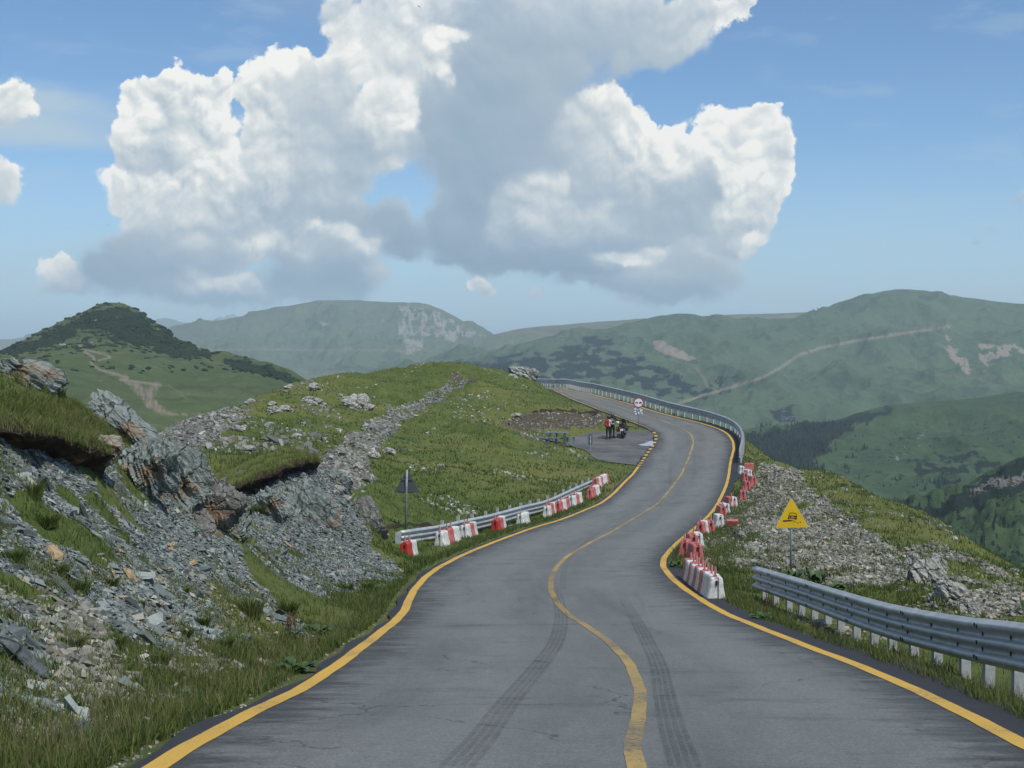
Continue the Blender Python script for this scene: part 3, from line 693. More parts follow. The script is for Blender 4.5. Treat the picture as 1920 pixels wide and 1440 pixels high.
def skids():
    m, t, b = mat('tyre_rubber_marks'); uv = t.new('ShaderNodeUVMap').outputs[0]; c = objco(t)
    u, v, _ = t.sep(uv); n = t.noise(c, 12, 5, 0.7)
    groove = t.math('SUBTRACT', 1.0, t.math('MULTIPLY', t.sstep(t.math('ABSOLUTE', t.math('SUBTRACT', t.math('FRACT', t.math('MULTIPLY', u, 4.0)), 0.5)), 0.30, 0.46), 0.9))
    side = t.math('MULTIPLY', t.sstep(u, 0.0, 0.06), t.sstep(u, 1.0, 0.94))
    fade = attr(t, 'fade').outputs['Fac']
    a = t.math('MULTIPLY', t.math('MULTIPLY', groove, side), t.math('MULTIPLY', fade, t.math('MULTIPLY', t.math('MULTIPLY_ADD', n, 0.9, 0.15), t.lin(t.noise(c, 2.2, 5, 0.7), 0.38, 0.62, 0.45, 1.15))), clamp=True)
    b.inputs['Base Color'].default_value = (0.028, 0.030, 0.034, 1); b.inputs['Roughness'].default_value = 0.75
    t.put(b.inputs['Alpha'], t.math('MULTIPLY', a, 0.34, clamp=True))
    def one(pts, w, f0, f1, peak=1.0):
        q = smooth_line(spline([on_road(*p) for p in pts], 0.15), 3)
        s = arc(q) / arc(q)[-1]; fd = smooth(s, 0, f0) * smooth(1 - s, 0, f1) * peak
        if f0 == 0: fd = smooth(1 - s, 0, f1) * peak
        me = strip('tyre_mark', offset(q, -w / 2), offset(q, w / 2), 0.009, m, nu=7)
        uvl = me.uv_layers[0]; arr = np.zeros(len(me.loops) * 2, np.float32); uvl.data.foreach_get('uv', arr)
        a_ = me.attributes.new('fade', 'FLOAT', 'POINT'); a_.data.foreach_set('value', np.repeat(fd, 7).astype(np.float32))
        link('tyre_mark', me, kind='structure')
    one([(855,1440),(905,1385),(960,1310),(1010,1250),(1042,1205),(1052,1165),(1048,1130),(1036,1095),(1040,1065)], 0.25, 0, 0.4)
    one([(1285,1440),(1262,1370),(1245,1300),(1235,1250),(1212,1200),(1185,1150),(1160,1105),(1150,1065)], 0.23, 0, 0.6)
    one([(1085,1165),(1060,1120),(1056,1085),(1066,1050),(1100,1015),(1170,960)], 0.16, 0.3, 0.4, 0.5)
    one([(1258,925),(1256,890),(1258,865),(1266,845)], 0.20, 0.3, 0.3, 0.55)
    one([(1294,905),(1303,880),(1300,850),(1298,840)], 0.20, 0.3, 0.3, 0.45)
    one([(1313,912),(1317,900),(1317,893)], 0.06, 0.3, 0.3, 0.6)
    one([(1215,1150),(1195,1118),(1188,1100)], 0.08, 0.3, 0.3, 0.5)
    one([(560,1440),(680,1350),(760,1290),(805,1225)], 0.4, 0.3, 0.5, 0.12)
skids()
def puddle():
    m, t, b = mat('standing_water'); b.inputs['Base Color'].default_value = (0.42, 0.45, 0.47, 1); b.inputs['Roughness'].default_value = 0.12  # pale base colour paints in the reflection of the horizon sky
    b.inputs['Specular IOR Level'].default_value = 0.4
    pts = [on_road(*p) for p in [(1196,834),(1208,832),(1217,828),(1224,827),(1225,831),(1224,836),(1213,836.5),(1203,836)]]
    V = [(p[0], p[1], float(zr(812/10*0 + p[1])) + 0.012) for p in pts]; zc = sum(v[2] for v in V) / len(V)
    bm = bmesh.new(); f = bm.faces.new([bm.verts.new((v[0], v[1], v[2])) for v in V])
    if f.normal.z < 0: f.normal_flip()
    me = bpy.data.meshes.new('puddle'); bm.normal_update(); bm.to_mesh(me); bm.free(); me.materials.append(m); link('puddle', me, kind='structure')
puddle()

# ------------------------------------------------------------------ mountains
def hill_material(name, green, green2, dark, rock, path=(0.27, 0.23, 0.19), s=1.0):
    m, t, b = mat(name); c = objco(t)
    ft = attr(t, 'feat'); sp3 = t.new('ShaderNodeSeparateColor'); t.l.new(ft.outputs['Color'], sp3.inputs[0]); dk, rk, pa = sp3.outputs
    n = t.noise(c, 0.004 * s, 5, 0.6); n2 = t.noise(c, 0.03 * s, 6, 0.7); n3 = t.noise(c, 0.2 * s, 4, 0.7)
    g = t.mix(t.sstep(n, 0.35, 0.66), (*green, 1), (*green2, 1))
    g = t.mix(t.math('MULTIPLY', t.sstep(n2, 0.45, 0.75), 0.45), g, (*[v * 1.55 for v in green2], 1))
    g = t.mix(t.math('MULTIPLY', t.sstep(n3, 0.5, 0.75), 0.35), g, (*[v * 0.5 for v in green], 1))
    g = t.mix(t.math('MULTIPLY', t.sstep(t.noise(c, 0.012 * s, 8, 0.72), 0.52, 0.60), 0.35), g, (*[v * 0.55 for v in green], 1))
    tear = t.math('MULTIPLY_ADD', t.math('SUBTRACT', n2, 0.5), 1.3, t.math('MULTIPLY', t.math('SUBTRACT', n3, 0.5), 0.8))
    col = t.mix(t.sstep(t.math('ADD', dk, tear), 0.42, 0.58), g, t.mix(n3, (*dark, 1), (*[v * 2.0 for v in dark], 1)))
    rc = t.mix(t.sstep(n3, 0.35, 0.65), (*rock, 1), (*[v * 1.5 for v in rock], 1))
    col = t.mix(t.math('MULTIPLY', t.sstep(t.math('ADD', rk, tear), 0.40, 0.66), 0.85), col, rc)
    col = t.mix(t.math('MULTIPLY', pa, 0.9), col, (*path, 1))
    t.put(b.inputs['Base Color'], col); b.inputs['Roughness'].default_value = 0.95; b.inputs['Specular IOR Level'].default_value = 0.15
    bump(t, b, t.math('MULTIPLY_ADD', n2, 1.0, t.math('MULTIPLY', n3, 0.4)), 0.7, 8.0 / s)
    return m
def loft(name, rows, px0, px1, nx, ny, material, feat=None, amp=0.0, sc=300.0, sky=0, seed=0, fold=0.0):
    """rows from the far side to the near side: (depth, [(px, py), ...])"""
    pxs = np.linspace(px0, px1, nx)
    K = len(rows); Dk = np.zeros((K, nx)); Zk = np.zeros((K, nx))
    for k, (D, pts) in enumerate(rows):
        pts = sorted(pts); a = np.array(pts, float)
        # smooth interpolation through the points
        fine = spline([tuple(p) for p in pts], 6.0); o = np.argsort(fine[:, 0]); py = np.interp(pxs, fine[o, 0], fine[o, 1])
        Dd = np.interp(pxs, [d[0] for d in D], [d[1] for d in D]) if isinstance(D, list) else np.full(nx, float(D))
        b_ = (720 - py) / F; Zk[k] = Dd * (b_ * cp - sp_) / (cp + b_ * sp_); Dk[k] = Dd
    t = np.linspace(0, K - 1, ny); i = np.clip(t.astype(int), 0, K - 2); f = (t - i)[:, None]
    def cr(A):
        P0 = A[np.clip(i - 1, 0, K - 1)]; P1 = A[i]; P2 = A[i + 1]; P3 = A[np.clip(i + 2, 0, K - 1)]
        m1 = (P2 - P0) / 2; m2 = (P3 - P1) / 2; ff = f
        return (2 * ff ** 3 - 3 * ff ** 2 + 1) * P1 + (ff ** 3 - 2 * ff ** 2 + ff) * m1 + (-2 * ff ** 3 + 3 * ff ** 2) * P2 + (ff ** 3 - ff ** 2) * m2
    Dg = Dk[i] * (1 - f) + Dk[i + 1] * f; Zg = cr(Zk) if K > 3 else Zk[i] * (1 - f) + Zk[i + 1] * f
    b_ = Zg / Dg; X = (pxs[None, :] - 960) / F * Dg * (cp - b_ * sp_); Y = Dg
    env = smooth(np.abs(t - sky), 0.05, 0.7)[:, None]
    Z = Zg + env * amp * (ridged(X / sc, Y / sc / 1.6, 5, seed, 0.5) - 0.6) + amp * 0.08 * fbm(X / sc * 5, Y / sc * 5, 3, seed + 5) * (0.4 + 0.6 * env)
    PX, PY = proj(X, Y, Z)
    V = np.stack([X, Y, Z], -1).reshape(-1, 3)
    ft = feat(PX, PY, X, Y, t[:, None] * np.ones_like(X)) if feat else np.zeros(X.shape + (3,))
    me = np_mesh(name, V, grid_faces(ny, nx), material, attrs={'feat': np.clip(ft, 0, 1).reshape(-1, 3)})
    return link(name, me, kind='structure'), dict(X=X, Y=Y, Z=Z, px=PX, py=PY, f=ft)
def warp(px, py, a=8, s=30, seed=3):
    return px + a * fbm(px / s, py / s * 1.6, 4, seed), py + a * 0.6 * fbm(px / s + 9, py / s * 1.6 + 4, 4, seed + 1)

# farthest blue ranges
mt_far = hill_material('far_range_grass', (0.10, 0.13, 0.09), (0.13, 0.15, 0.10), (0.05, 0.07, 0.05), (0.32, 0.32, 0.30), s=0.5)
loft('distant_range', [(13200, [(-400,680),(2300,690)]), (12200, [(-400,640),(100,640),(230,625),(280,606),(310,598),(345,607),(385,609),(415,598),(437,592),(455,598),(490,603),(530,600),(600,640),(1200,650),(2300,640)]), (10500, [(-400,668),(300,640),(435,618),(600,668),(2300,680)]), (8600, [(-400,715),(2300,715)])],
     -400, 2300, 700, 60, mt_far, amp=14, sc=1400, sky=1, seed=3,
     feat=lambda px, py, X, Y, t: np.stack([0 * px, 0.62 * smooth(np.hypot((px - 437) / 60, (py - 596) / 12), 1.2, 0.2), 0 * px], -1))
loft('distant_hill', [(9000, [(-400,660),(500,690)]), (8200, [(-400,640),(0,637),(50,628),(95,622),(160,624),(320,650),(420,670),(500,690)]), (7200, [(-400,665),(160,660),(500,700)]), (6200, [(-400,720),(500,740)])],
     -400, 500, 250, 60, mt_far, amp=40, sc=1100, sky=1, seed=8)
# bare centre mountain with the scar
mt_c = hill_material('bare_mountain_grass', (0.088, 0.120, 0.082), (0.108, 0.138, 0.090), (0.035, 0.05, 0.032), (0.215, 0.21, 0.19), s=0.8)
def f_c(px, py, X, Y, t):
    wx, wy = warp(px, py, 10, 26)
    sc_ = poly_soft(wx, wy, [(745,572),(800,572),(840,590),(900,625),(918,634),(860,640),(800,640),(785,665),(760,668),(748,640),(742,610)], 8) * (0.05 + 0.6 * smooth(ridged(px / 12, py / 26, 5, 5), 0.2, 1.3))
    s2_ = poly_soft(wx, wy, [(595,600),(615,598),(625,608),(605,612)], 5) * .6 + poly_soft(wx, wy, [(712,600),(722,602),(718,614),(708,608)], 4) * .6
    dk = np.maximum(poly_soft(wx, wy, [(560,690),(640,684),(760,676),(790,672),(780,690),(700,698),(600,700)], 5) * .55, 0.42 * smooth(fbm(px / 60, py / 14, 4, 9), 0.2, 0.6) * smooth(py, 650, 700))
    pa = 0.42 * (1 - smooth(d_line(px, py, [(390,656),(480,655),(560,656),(640,656),(730,657),(765,660),(790,655)]), 0.8, 1.8))
    return np.stack([dk, np.maximum(sc_, s2_), pa], -1)
loft('mountain', [(6400, [(250,690),(1050,700)]), (5600, [(200,668),(280,642),(335,621),(400,606),(470,592),(540,576),(600,567),(660,565),(710,568),(750,571),(790,571),(815,577),(845,591),(880,611),(920,632),(960,655),(1040,690)]), (4800, [(200,690),(335,650),(500,640),(700,640),(800,640),(920,655),(1040,700)]), (4000, [(200,710),(400,690),(560,695),(700,690),(900,690),(1040,705)]), (3300, [(200,760),(560,745),(1040,745)])],
     200, 1040, 620, 260, mt_c, amp=46, sc=420, sky=1, seed=21, feat=f_c)
# pale back ridge on the right
mt_b = hill_material('pale_ridge_grass', (0.110, 0.130, 0.082), (0.135, 0.145, 0.092), (0.035, 0.05, 0.035), (0.25, 0.225, 0.19), s=0.8)
def f_b(px, py, X, Y, t):
    wx, wy = warp(px, py, 8, 24)
    dk = poly_soft(wx, wy, [(760,700),(830,672),(900,660),(960,650),(1030,640),(1100,640),(1100,700)], 8) * (.35 + .5 * smooth(fbm(px / 40, py / 9, 4, 2), 0, .4))
    rk = poly_soft(wx, wy, [(1380,592),(1460,590),(1540,588),(1580,582),(1600,596),(1500,605),(1400,603)], 6) * .45
    return np.stack([dk, rk, 0 * px], -1)
loft('back_ridge', [(6000, [(600,720),(2300,640)]), (5000, [(560,715),(640,700),(780,668),(850,648),(920,631),(980,618),(1050,612),(1120,607),(1200,602),(1290,599),(1380,592),(1460,590),(1540,585),(1600,575),(2300,575)]), (4300, [(560,725),(780,690),(1000,660),(1200,640),(1600,640),(2300,640)]), (3600, [(560,760),(1000,740),(2300,740)])],
     560, 2300, 700, 120, mt_b, amp=22, sc=480, sky=1, seed=31, feat=f_b)
# the big right mountain
mt_r = hill_material('green_mountain_slope', (0.062, 0.100, 0.062), (0.082, 0.120, 0.070), (0.008, 0.016, 0.018), (0.21, 0.175, 0.145), (0.26, 0.22, 0.175), s=1.0)
def f_r(px, py, X, Y, t):
    wx, wy = warp(px, py, 14, 40)
    jun = poly_soft(wx, wy, [(770,690),(840,680),(960,668),(1040,655),(1090,640),(1150,634),(1160,650),(1190,668),(1240,690),(1290,710),(1330,730),(1320,745),(1240,738),(1180,720),(1130,715),(1080,722),(1000,722),(900,715),(780,715)], 14)
    jun = jun * (0.30 + 0.95 * smooth(fbm(px / 34, py / 12, 5, 4), -0.25, 0.15))
    j2 = poly_soft(wx, wy, [(1330,700),(1420,690),(1410,725),(1340,745)], 12) * .6 * smooth(fbm(px / 14, py / 8, 4, 8), -0.1, .3) + poly_soft(wx, wy, [(1440,770),(1500,755),(1490,795),(1440,790)], 8) * .8
    top = 0.40 * smooth(fbm(px / 90, py / 30, 4, 14), .15, .6)
    rk = poly_soft(px + 5 * fbm(px / 9, py / 9, 3, 2), py, [(1224,640),(1238,637),(1262,650),(1285,660),(1305,674),(1290,677),(1262,669),(1240,662),(1228,655)], 4) * 1.0
    rk2 = poly_soft(wx, wy, [(1770,625),(1785,632),(1800,665),(1830,700),(1815,706),(1790,680),(1765,650)], 8) * .8 * smooth(ridged(px / 14, py / 30, 3, 5), 0, .9)
    rk2 = np.maximum(rk2, poly_soft(wx, wy, [(1835,640),(1880,645),(1930,655),(1930,672),(1880,668),(1855,680),(1845,700),(1835,680)], 7) * .85 * smooth(ridged(px / 18, py / 18, 3, 7), -.1, .8))
    rk3 = poly_soft(wx, wy, [(1460,760),(1500,755),(1500,790),(1450,795)], 6) * .45
    pa = 1 - smooth(d_line(px, py, [(1225,765),(1270,757),(1330,738),(1385,722),(1430,708),(1465,688),(1500,665),(1540,652),(1600,640),(1680,627),(1740,618),(1780,612)]), 1.4, 3.4)
    pa = np.maximum(pa * .8, .4 * (1 - smooth(d_line(px, py, [(1305,690),(1318,705),(1326,722)]), 1.5, 5)))
    pa = np.maximum(pa, .25 * (1 - smooth(d_line(wx, wy, [(1690,650),(1720,690),(1780,712),(1850,712),(1930,700)]), 1, 3)))
    return np.stack([np.clip(np.maximum(jun, j2) + top * .35, 0, 1), np.maximum(np.maximum(rk, rk2), rk3), pa], -1)
loft('mountain', [(4700, [(600,740),(2300,680)]), ([(600,3300),(1290,3600),(1700,4100),(2300,4100)], [(560,735),(700,705),(780,692),(880,672),(960,656),(1040,640),(1110,627),(1180,610),(1230,599),(1290,594),(1340,600),(1400,603),(1460,603),(1500,602),(1540,587),(1575,574),(1610,564),(1650,555),(1695,549),(1740,552),(1800,560),(1860,567),(1920,574),(2100,590),(2300,610)]),
                  (3150, [(560,745),(780,700),(1000,665),(1180,650),(1300,640),(1500,640),(1700,620),(1920,640),(2300,650)]), (2700, [(560,760),(780,712),(1000,695),(1200,690),(1350,690),(1500,690),(1700,690),(1920,700),(2300,700)]), (2250, [(560,780),(1000,735),(1300,750),(1500,750),(1700,745),(2300,735)]), (1900, [(560,820),(1000,790),(1300,830),(1500,830),(2300,790)]), (1650, [(560,900),(1300,930),(2300,880)])],
     560, 2300, 1150, 380, mt_r, amp=34, sc=380, sky=1, seed=41, feat=f_r)
# lower ridge on the right with the forest
mt_l = hill_material('lower_slope_grass', (0.042, 0.076, 0.040), (0.060, 0.094, 0.046), (0.010, 0.018, 0.015), (0.16, 0.15, 0.13), s=1.6)
def f_l(px, py, X, Y, t):
    wx, wy = warp(px, py, 14, 36, 17)
    dk = poly_soft(wx, wy, [(1380,812),(1440,806),(1500,800),(1560,792),(1620,772),(1680,760),(1660,775),(1600,800),(1560,830),(1530,870),(1560,905),(1480,900),(1400,850),(1300,830)], 10)
    d2_ = poly_soft(wx, wy, [(1690,870),(1760,850),(1830,850),(1880,870),(1850,880),(1790,905),(1760,925),(1740,905)], 10) * (.35 + .65 * smooth(fbm(px / 30, py / 12, 4, 6), -.1, .25))
    d3 = poly_soft(wx, wy, [(1560,900),(1640,940),(1760,945),(1830,930),(1930,920),(1930,1000),(1750,990),(1620,970)], 12)
    sp = .85 * smooth(fbm(px / 16, py / 7, 4, 31), .52, .66) * smooth(py, 760, 800)
    rk = poly_soft(wx, wy, [(1325,690),(1330,690),(1330,700)], 5) * 0 + .7 * (1 - smooth(d_line(wx, wy, [(1750,800),(1700,840),(1680,870)]), 2, 6)) * smooth(fbm(px / 9, py / 9, 3, 3), 0, .4)
    return np.stack([np.maximum(np.maximum(dk, d2_), np.maximum(d3, sp)), rk, 0 * px], -1)
_, LOWER = loft('forested_ridge', [(2100, [(1200,900),(2300,800)]), ([(1200,1300),(2300,1800)], [(1200,860),(1300,836),(1390,814),(1440,807),(1500,803),(1560,795),(1610,778),(1660,766),(1710,760),(1760,756),(1810,752),(1860,746),(1920,736),(2050,720),(2300,700)]), (1250, [(1200,930),(1390,850),(1560,835),(1700,820),(1920,800),(2300,790)]), (1050, [(1200,1000),(1450,880),(1600,890),(1800,880),(2300,860)]), (880, [(1200,1080),(1500,940),(1700,950),(1920,940),(2300,930)]), (740, [(1200,1180),(2300,1080)]), (560, [(1200,1500),(2300,1400)])],
     1200, 2700, 1050, 330, mt_l, amp=9, sc=150, sky=1, seed=51, feat=f_l)
# dark crag low on the right
mt_k = hill_material('crag_slope', (0.038, 0.070, 0.034), (0.056, 0.088, 0.038), (0.008, 0.015, 0.012), (0.13, 0.125, 0.115), s=3.0)
def f_k(px, py, X, Y, t):
    wx, wy = warp(px, py, 12, 26, 77)
    dk = poly_soft(wx, wy, [(1640,960),(1760,948),(1810,915),(1860,885),(1940,855),(1940,915),(1870,935),(1800,960),(1740,975),(1650,985)], 8)
    rk = poly_soft(wx, wy, [(1800,935),(1830,905),(1880,890),(1940,868),(1940,900),(1860,925)], 8) * .62 * smooth(ridged(px / 14, py / 10, 4, 3), .1, .8)
    dk2 = .9 * smooth(fbm(px / 14, py / 8, 4, 12), .25, .45)
    return np.stack([np.maximum(dk, dk2), rk, 0 * px], -1)
loft('crag', [(760, [(1560,1010),(2200,960)]), (640, [(1560,985),(1660,965),(1720,955),(1770,942),(1805,922),(1830,902),(1860,890),(1885,878),(1920,862),(1980,850),(2200,860)]), (560, [(1560,1000),(1700,980),(1800,965),(1920,930),(2200,925)]), (480, [(1560,1040),(1700,1030),(1920,1010),(2200,1000)]), (400, [(1560,1110),(1920,1110),(2200,1100)]), (320, [(1560,1330),(2200,1300)]), (260, [(1560,1700),(2200,1650)])],
     1560, 2700, 620, 240, mt_k, amp=9, sc=60, sky=1, seed=61, feat=f_k)
# cone-shaped hill on the left with its meadow and dirt track
mt_h = hill_material('meadow_hill', (0.062, 0.092, 0.040), (0.086, 0.110, 0.048), (0.014, 0.024, 0.014), (0.21, 0.195, 0.17), (0.24, 0.20, 0.17), s=2.2)
def f_h(px, py, X, Y, t):
    wx, wy = warp(px, py, 12, 30, 5)
    dk = poly_soft(wx, wy, [(-30,668),(20,655),(80,632),(130,606),(165,590),(200,577),(240,580),(275,600),(320,632),(360,652),(400,672),(330,668),(280,650),(200,636),(150,630),(90,645),(40,662)], 9)
    dk = dk * (1 - .8 * poly_soft(wx, wy, [(150,612),(205,618),(215,632),(150,632),(130,622)], 9))
    d2_ = poly_soft(wx, wy, [(430,674),(490,684),(540,702),(575,722),(520,712),(470,700),(420,682)], 5) * .95
    sp = .9 * smooth(fbm(px / 13, py / 5, 4, 77), .3, .5) * smooth(py, 690, 640)
    rk = poly_soft(wx, wy, [(165,596),(205,582),(225,588),(232,594),(200,594),(180,602)], 4) * .62 + .6 * (1 - smooth(d_line(wx, wy, [(285,605),(320,632),(350,655)]), 1, 6)) * smooth(fbm(px / 8, py / 8, 3, 9), 0, .3)
    mud = poly_soft(px + 5 * fbm(px / 9, py / 9, 3, 1), py, [(236,716),(262,718),(276,728),(290,716),(304,722),(290,735),(288,748),(300,760),(318,772),(330,776),(322,780),(296,774),(276,764),(262,742),(246,728)], 3)
    m2 = poly_soft(wx, wy, [(185,712),(200,704),(222,700),(205,716),(190,718)], 4) * .9
    tr = 1 - smooth(d_line(px + 3 * fbm(px / 7, py / 7, 3, 4), py, [(150,648),(158,658),(178,672),(170,680),(188,694),(212,700),(240,708),(226,712),(240,714),(290,720),(300,722)]), 1.0, 3.2)
    tr = np.maximum(tr, 1 - smooth(d_line(px, py, [(155,655),(195,663),(208,670),(185,676)]), 0.8, 2.6))
    tr = np.maximum(tr, .9 * (1 - smooth(d_line(px, py, [(322,776),(350,778),(390,777)]), .6, 1.8)))
    tr = np.maximum(tr, .3 * (1 - smooth(d_line(px, py, [(315,722),(335,735),(350,748)]), .8, 3)))
    streak = 0.0
    return np.stack([np.maximum(np.maximum(dk, d2_), sp) * (1 - mud) * (1 - np.clip(tr, 0, 1)), np.maximum(rk, m2 * .5), np.maximum(tr * .85, mud * (.35 + .5 * smooth(fbm(px / 5, py / 18 + px / 30, 3, 8), -.2, .3)))], -1)
HILL, HG = loft('meadow_hill', [(1500, [(-400,760),(560,760),(800,770)]), ([(-400,1150),(200,1150),(400,1000),(560,820),(800,700)], [(-400,760),(-150,712),(-40,677),(20,660),(70,639),(120,611),(155,595),(180,581),(200,576),(232,579),(262,592),(295,617),(325,640),(355,655),(390,670),(430,673),(470,681),(510,692),(545,706),(575,722),(640,750),(800,800)]),
     ([(-400,950),(400,900),(560,760),(800,650)], [(-400,780),(-40,690),(60,655),(150,642),(230,644),(330,668),(450,696),(560,728),(640,755),(800,810)]), (720, [(-400,800),(0,690),(150,682),(300,700),(450,718),(560,748),(800,830)]), (560, [(-400,830),(0,750),(150,735),(300,752),(450,760),(560,785),(800,850)]), (440, [(-400,880),(0,830),(300,800),(450,810),(560,830),(800,900)]), (360, [(-400,960),(0,920),(300,900),(560,900),(800,960)]), (290, [(-400,1080),(300,1040),(800,1080)])],
     -400, 800, 1000, 420, mt_h, amp=5.0, sc=110, sky=1, seed=71, feat=f_h)
# floor of the valleys, out to the horizon
def valley_floor():
    m = simple('valley_grass', (0.06, 0.085, 0.045), 0.95, scale=0.002, spec=0.1)
    n = 96; a = np.linspace(0, 2 * math.pi, n, endpoint=False); V = [(0, 3000, -640)] + [(30000 * math.cos(t) , 3000 + 30000 * math.sin(t), -640) for t in a]
    F3 = [(0, i + 1, (i + 1) % n + 1) for i in range(n)]
    link('valley_floor', np_mesh('valley_floor', V, F3, m), kind='structure')
valley_floor()
HAZE = 1.0e-4
def haze():
    m = bpy.data.materials.new('haze_air'); m.use_nodes = True; m.node_tree.nodes.clear(); t = NT(m.node_tree)
    v = t.new('ShaderNodeVolumePrincipled'); v.inputs['Color'].default_value = (0.72, 0.88, 1.0, 1); v.inputs['Density'].default_value = HAZE
    v.inputs['Anisotropy'].default_value = 0.0
    o = t.new('ShaderNodeOutputMaterial'); t.l.new(v.outputs[0], o.inputs['Volume'])
    bm = bmesh.new(); bmesh.ops.create_cube(bm, size=1)
    for q in bm.verts: q.co = Vector((q.co.x * 64000, q.co.y * 64000 + 3000, 390 if q.co.z > 0 else -645))
    me = bpy.data.meshes.new('haze'); bm.to_mesh(me); bm.free(); me.materials.append(m); link('haze', me, kind='stuff')
haze()
# ------------------------------------------------------------------ object builders
class MB:
    def __init__(self): self.v = []; self.f = []; self.m = []; self.s = []
    def add(self, V, Fc, mi=0, smooth_=False):
        k = len(self.v); self.v += [tuple(p) for p in V]
        for f in Fc: self.f.append([k + i for i in f]); self.m.append(mi); self.s.append(smooth_)
    def box(self, c, s, rot=None, mi=0, taper=1.0):
        V = []
        for z in (-1, 1):
            q = 1.0 if z < 0 else taper
            for x, y in ((-1, -1), (1, -1), (1, 1), (-1, 1)): V.append(Vector((x * s[0] / 2 * q, y * s[1] / 2 * q, z * s[2] / 2)))
        if rot is not None: V = [rot @ p for p in V]
        V = [p + Vector(c) for p in V]
        self.add(V, [(3, 2, 1, 0), (4, 5, 6, 7), (0, 1, 5, 4), (1, 2, 6, 5), (2, 3, 7, 6), (3, 0, 4, 7)], mi)
    def tube(self, pts, rad, n=8, mi=0, caps=True):
        pts = [Vector(p) for p in pts]; R_ = rad if isinstance(rad, (list, tuple)) else [rad] * len(pts); rings = []
        up = Vector((0, 0, 1))
        for i, p in enumerate(pts):
            t = (pts[min(i + 1, len(pts) - 1)] - pts[max(i - 1, 0)]).normalized()
            a = t.cross(up if abs(t.z) < 0.95 else Vector((1, 0, 0))).normalized(); b = a.cross(t)
            rings.append([p + (a * math.cos(2 * math.pi * k / n) + b * math.sin(2 * math.pi * k / n)) * R_[i] for k in range(n)])
        V = [q for r in rings for q in r]; Fc = []
        for i in range(len(pts) - 1):
            for k in range(n): Fc.append((i * n + k, i * n + (k + 1) % n, (i + 1) * n + (k + 1) % n, (i + 1) * n + k))
        self.add(V, Fc, mi, True)
        if caps: self.add(rings[0], [tuple(range(n - 1, -1, -1))][:1], mi); self.add(rings[-1], [tuple(range(n))], mi)
    def prism(self, poly, y0, y1, mi=0):
        """polygon in x,z extruded along y from y0 to y1 (counter-clockwise seen from -y)"""
        n = len(poly); V = [(p[0], y0, p[1]) for p in poly] + [(p[0], y1, p[1]) for p in poly]
        Fc = [tuple(range(n)), tuple(range(2 * n - 1, n - 1, -1))] + [(i, i + n, (i + 1) % n + n, (i + 1) % n) for i in range(n)]
        self.add(V, Fc, mi)
    def ellip(self, c, r, mi=0, n=12, m=8, rot=None):
        V = []; Fc = []
        for j in range(m + 1):
            th = math.pi * j / m
            for i in range(n):
                ph = 2 * math.pi * i / n; p = Vector((r[0] * math.sin(th) * math.cos(ph), r[1] * math.sin(th) * math.sin(ph), r[2] * math.cos(th)))
                if rot is not None: p = rot @ p
                V.append(p + Vector(c))
        for j in range(m):
            for i in range(n): Fc.append((j * n + i, (j + 1) * n + i, (j + 1) * n + (i + 1) % n, j * n + (i + 1) % n))
        self.add(V, Fc, mi, True)
    def torus(self, c, R0, r, n=20, m=8, rot=None, mi=0):
        V = []; Fc = []
        for i in range(n):
            a = 2 * math.pi * i / n
            for j in range(m):
                b = 2 * math.pi * j / m; p = Vector((0, (R0 + r * math.cos(b)) * math.cos(a), (R0 + r * math.cos(b)) * math.sin(a))); p.x = r * math.sin(b)
                if rot is not None: p = rot @ p
                V.append(p + Vector(c))
        for i in range(n):
            for j in range(m): Fc.append((i * m + j, i * m + (j + 1) % m, ((i + 1) % n) * m + (j + 1) % m, ((i + 1) % n) * m + j))
        self.add(V, Fc, mi, True)
    def mesh(self, name, mats):
        me = bpy.data.meshes.new(name); me.from_pydata(self.v, [], self.f)
        for m in (mats if isinstance(mats, (list, tuple)) else [mats]): me.materials.append(m)
        me.polygons.foreach_set('material_index', self.m); me.polygons.foreach_set('use_smooth', self.s); me.update()
        bm = bmesh.new(); bm.from_mesh(me); bmesh.ops.remove_doubles(bm, verts=bm.verts, dist=1e-5); bmesh.ops.recalc_face_normals(bm, faces=bm.faces); bm.to_mesh(me); bm.free()
        return me
    def build(self, name, mats, parent=None, **kw): return link(name, self.mesh(name, mats), parent, **kw)

M_GALV = simple('galvanised_steel', (0.47, 0.51, 0.53), 0.45, 0.3, 0.12, 3.0, spec=0.5, bmp=0.05)
M_GALVD = simple('dull_galvanised_steel', (0.30, 0.33, 0.35), 0.6, 0.3, 0.15, 9.0, bmp=0.1)
M_POST = simple('pale_galvanised_post', (0.46, 0.48, 0.49), 0.7, 0.1, 0.12, 14.0, bmp=0.25)
M_DARK = simple('dark_hole', (0.02, 0.02, 0.022), 0.8)
M_BOLT = simple('dark_bolt', (0.06, 0.065, 0.07), 0.6, 0.4)
M_WHITE = simple('white_plastic', (0.74, 0.75, 0.75), 0.6, 0, 0.06, 9.0, col2=(0.50, 0.50, 0.47), bmp=0.1)
M_RED = simple('faded_red_plastic', (0.42, 0.075, 0.07), 0.6, 0, 0.1, 6.0, col2=(0.50, 0.17, 0.155), bmp=0.1)
M_REDB = simple('bright_red_plastic', (0.50, 0.035, 0.03), 0.5, 0, 0.1, 6.0, bmp=0.1)
M_BACK = simple('grey_sign_back', (0.085, 0.098, 0.108), 0.6, 0.2, 0.08, 4.0)
M_YELLOW = simple('yellow_sign_sheeting', (0.72, 0.46, 0.005), 0.5, 0, 0.03, 5.0, col2=(0.66, 0.41, 0.005))
M_EDGEY = simple('pale_sign_edge', (0.62, 0.52, 0.25), 0.6, 0, 0.05)
M_BLACK = simple('black_print', (0.012, 0.012, 0.012), 0.6)
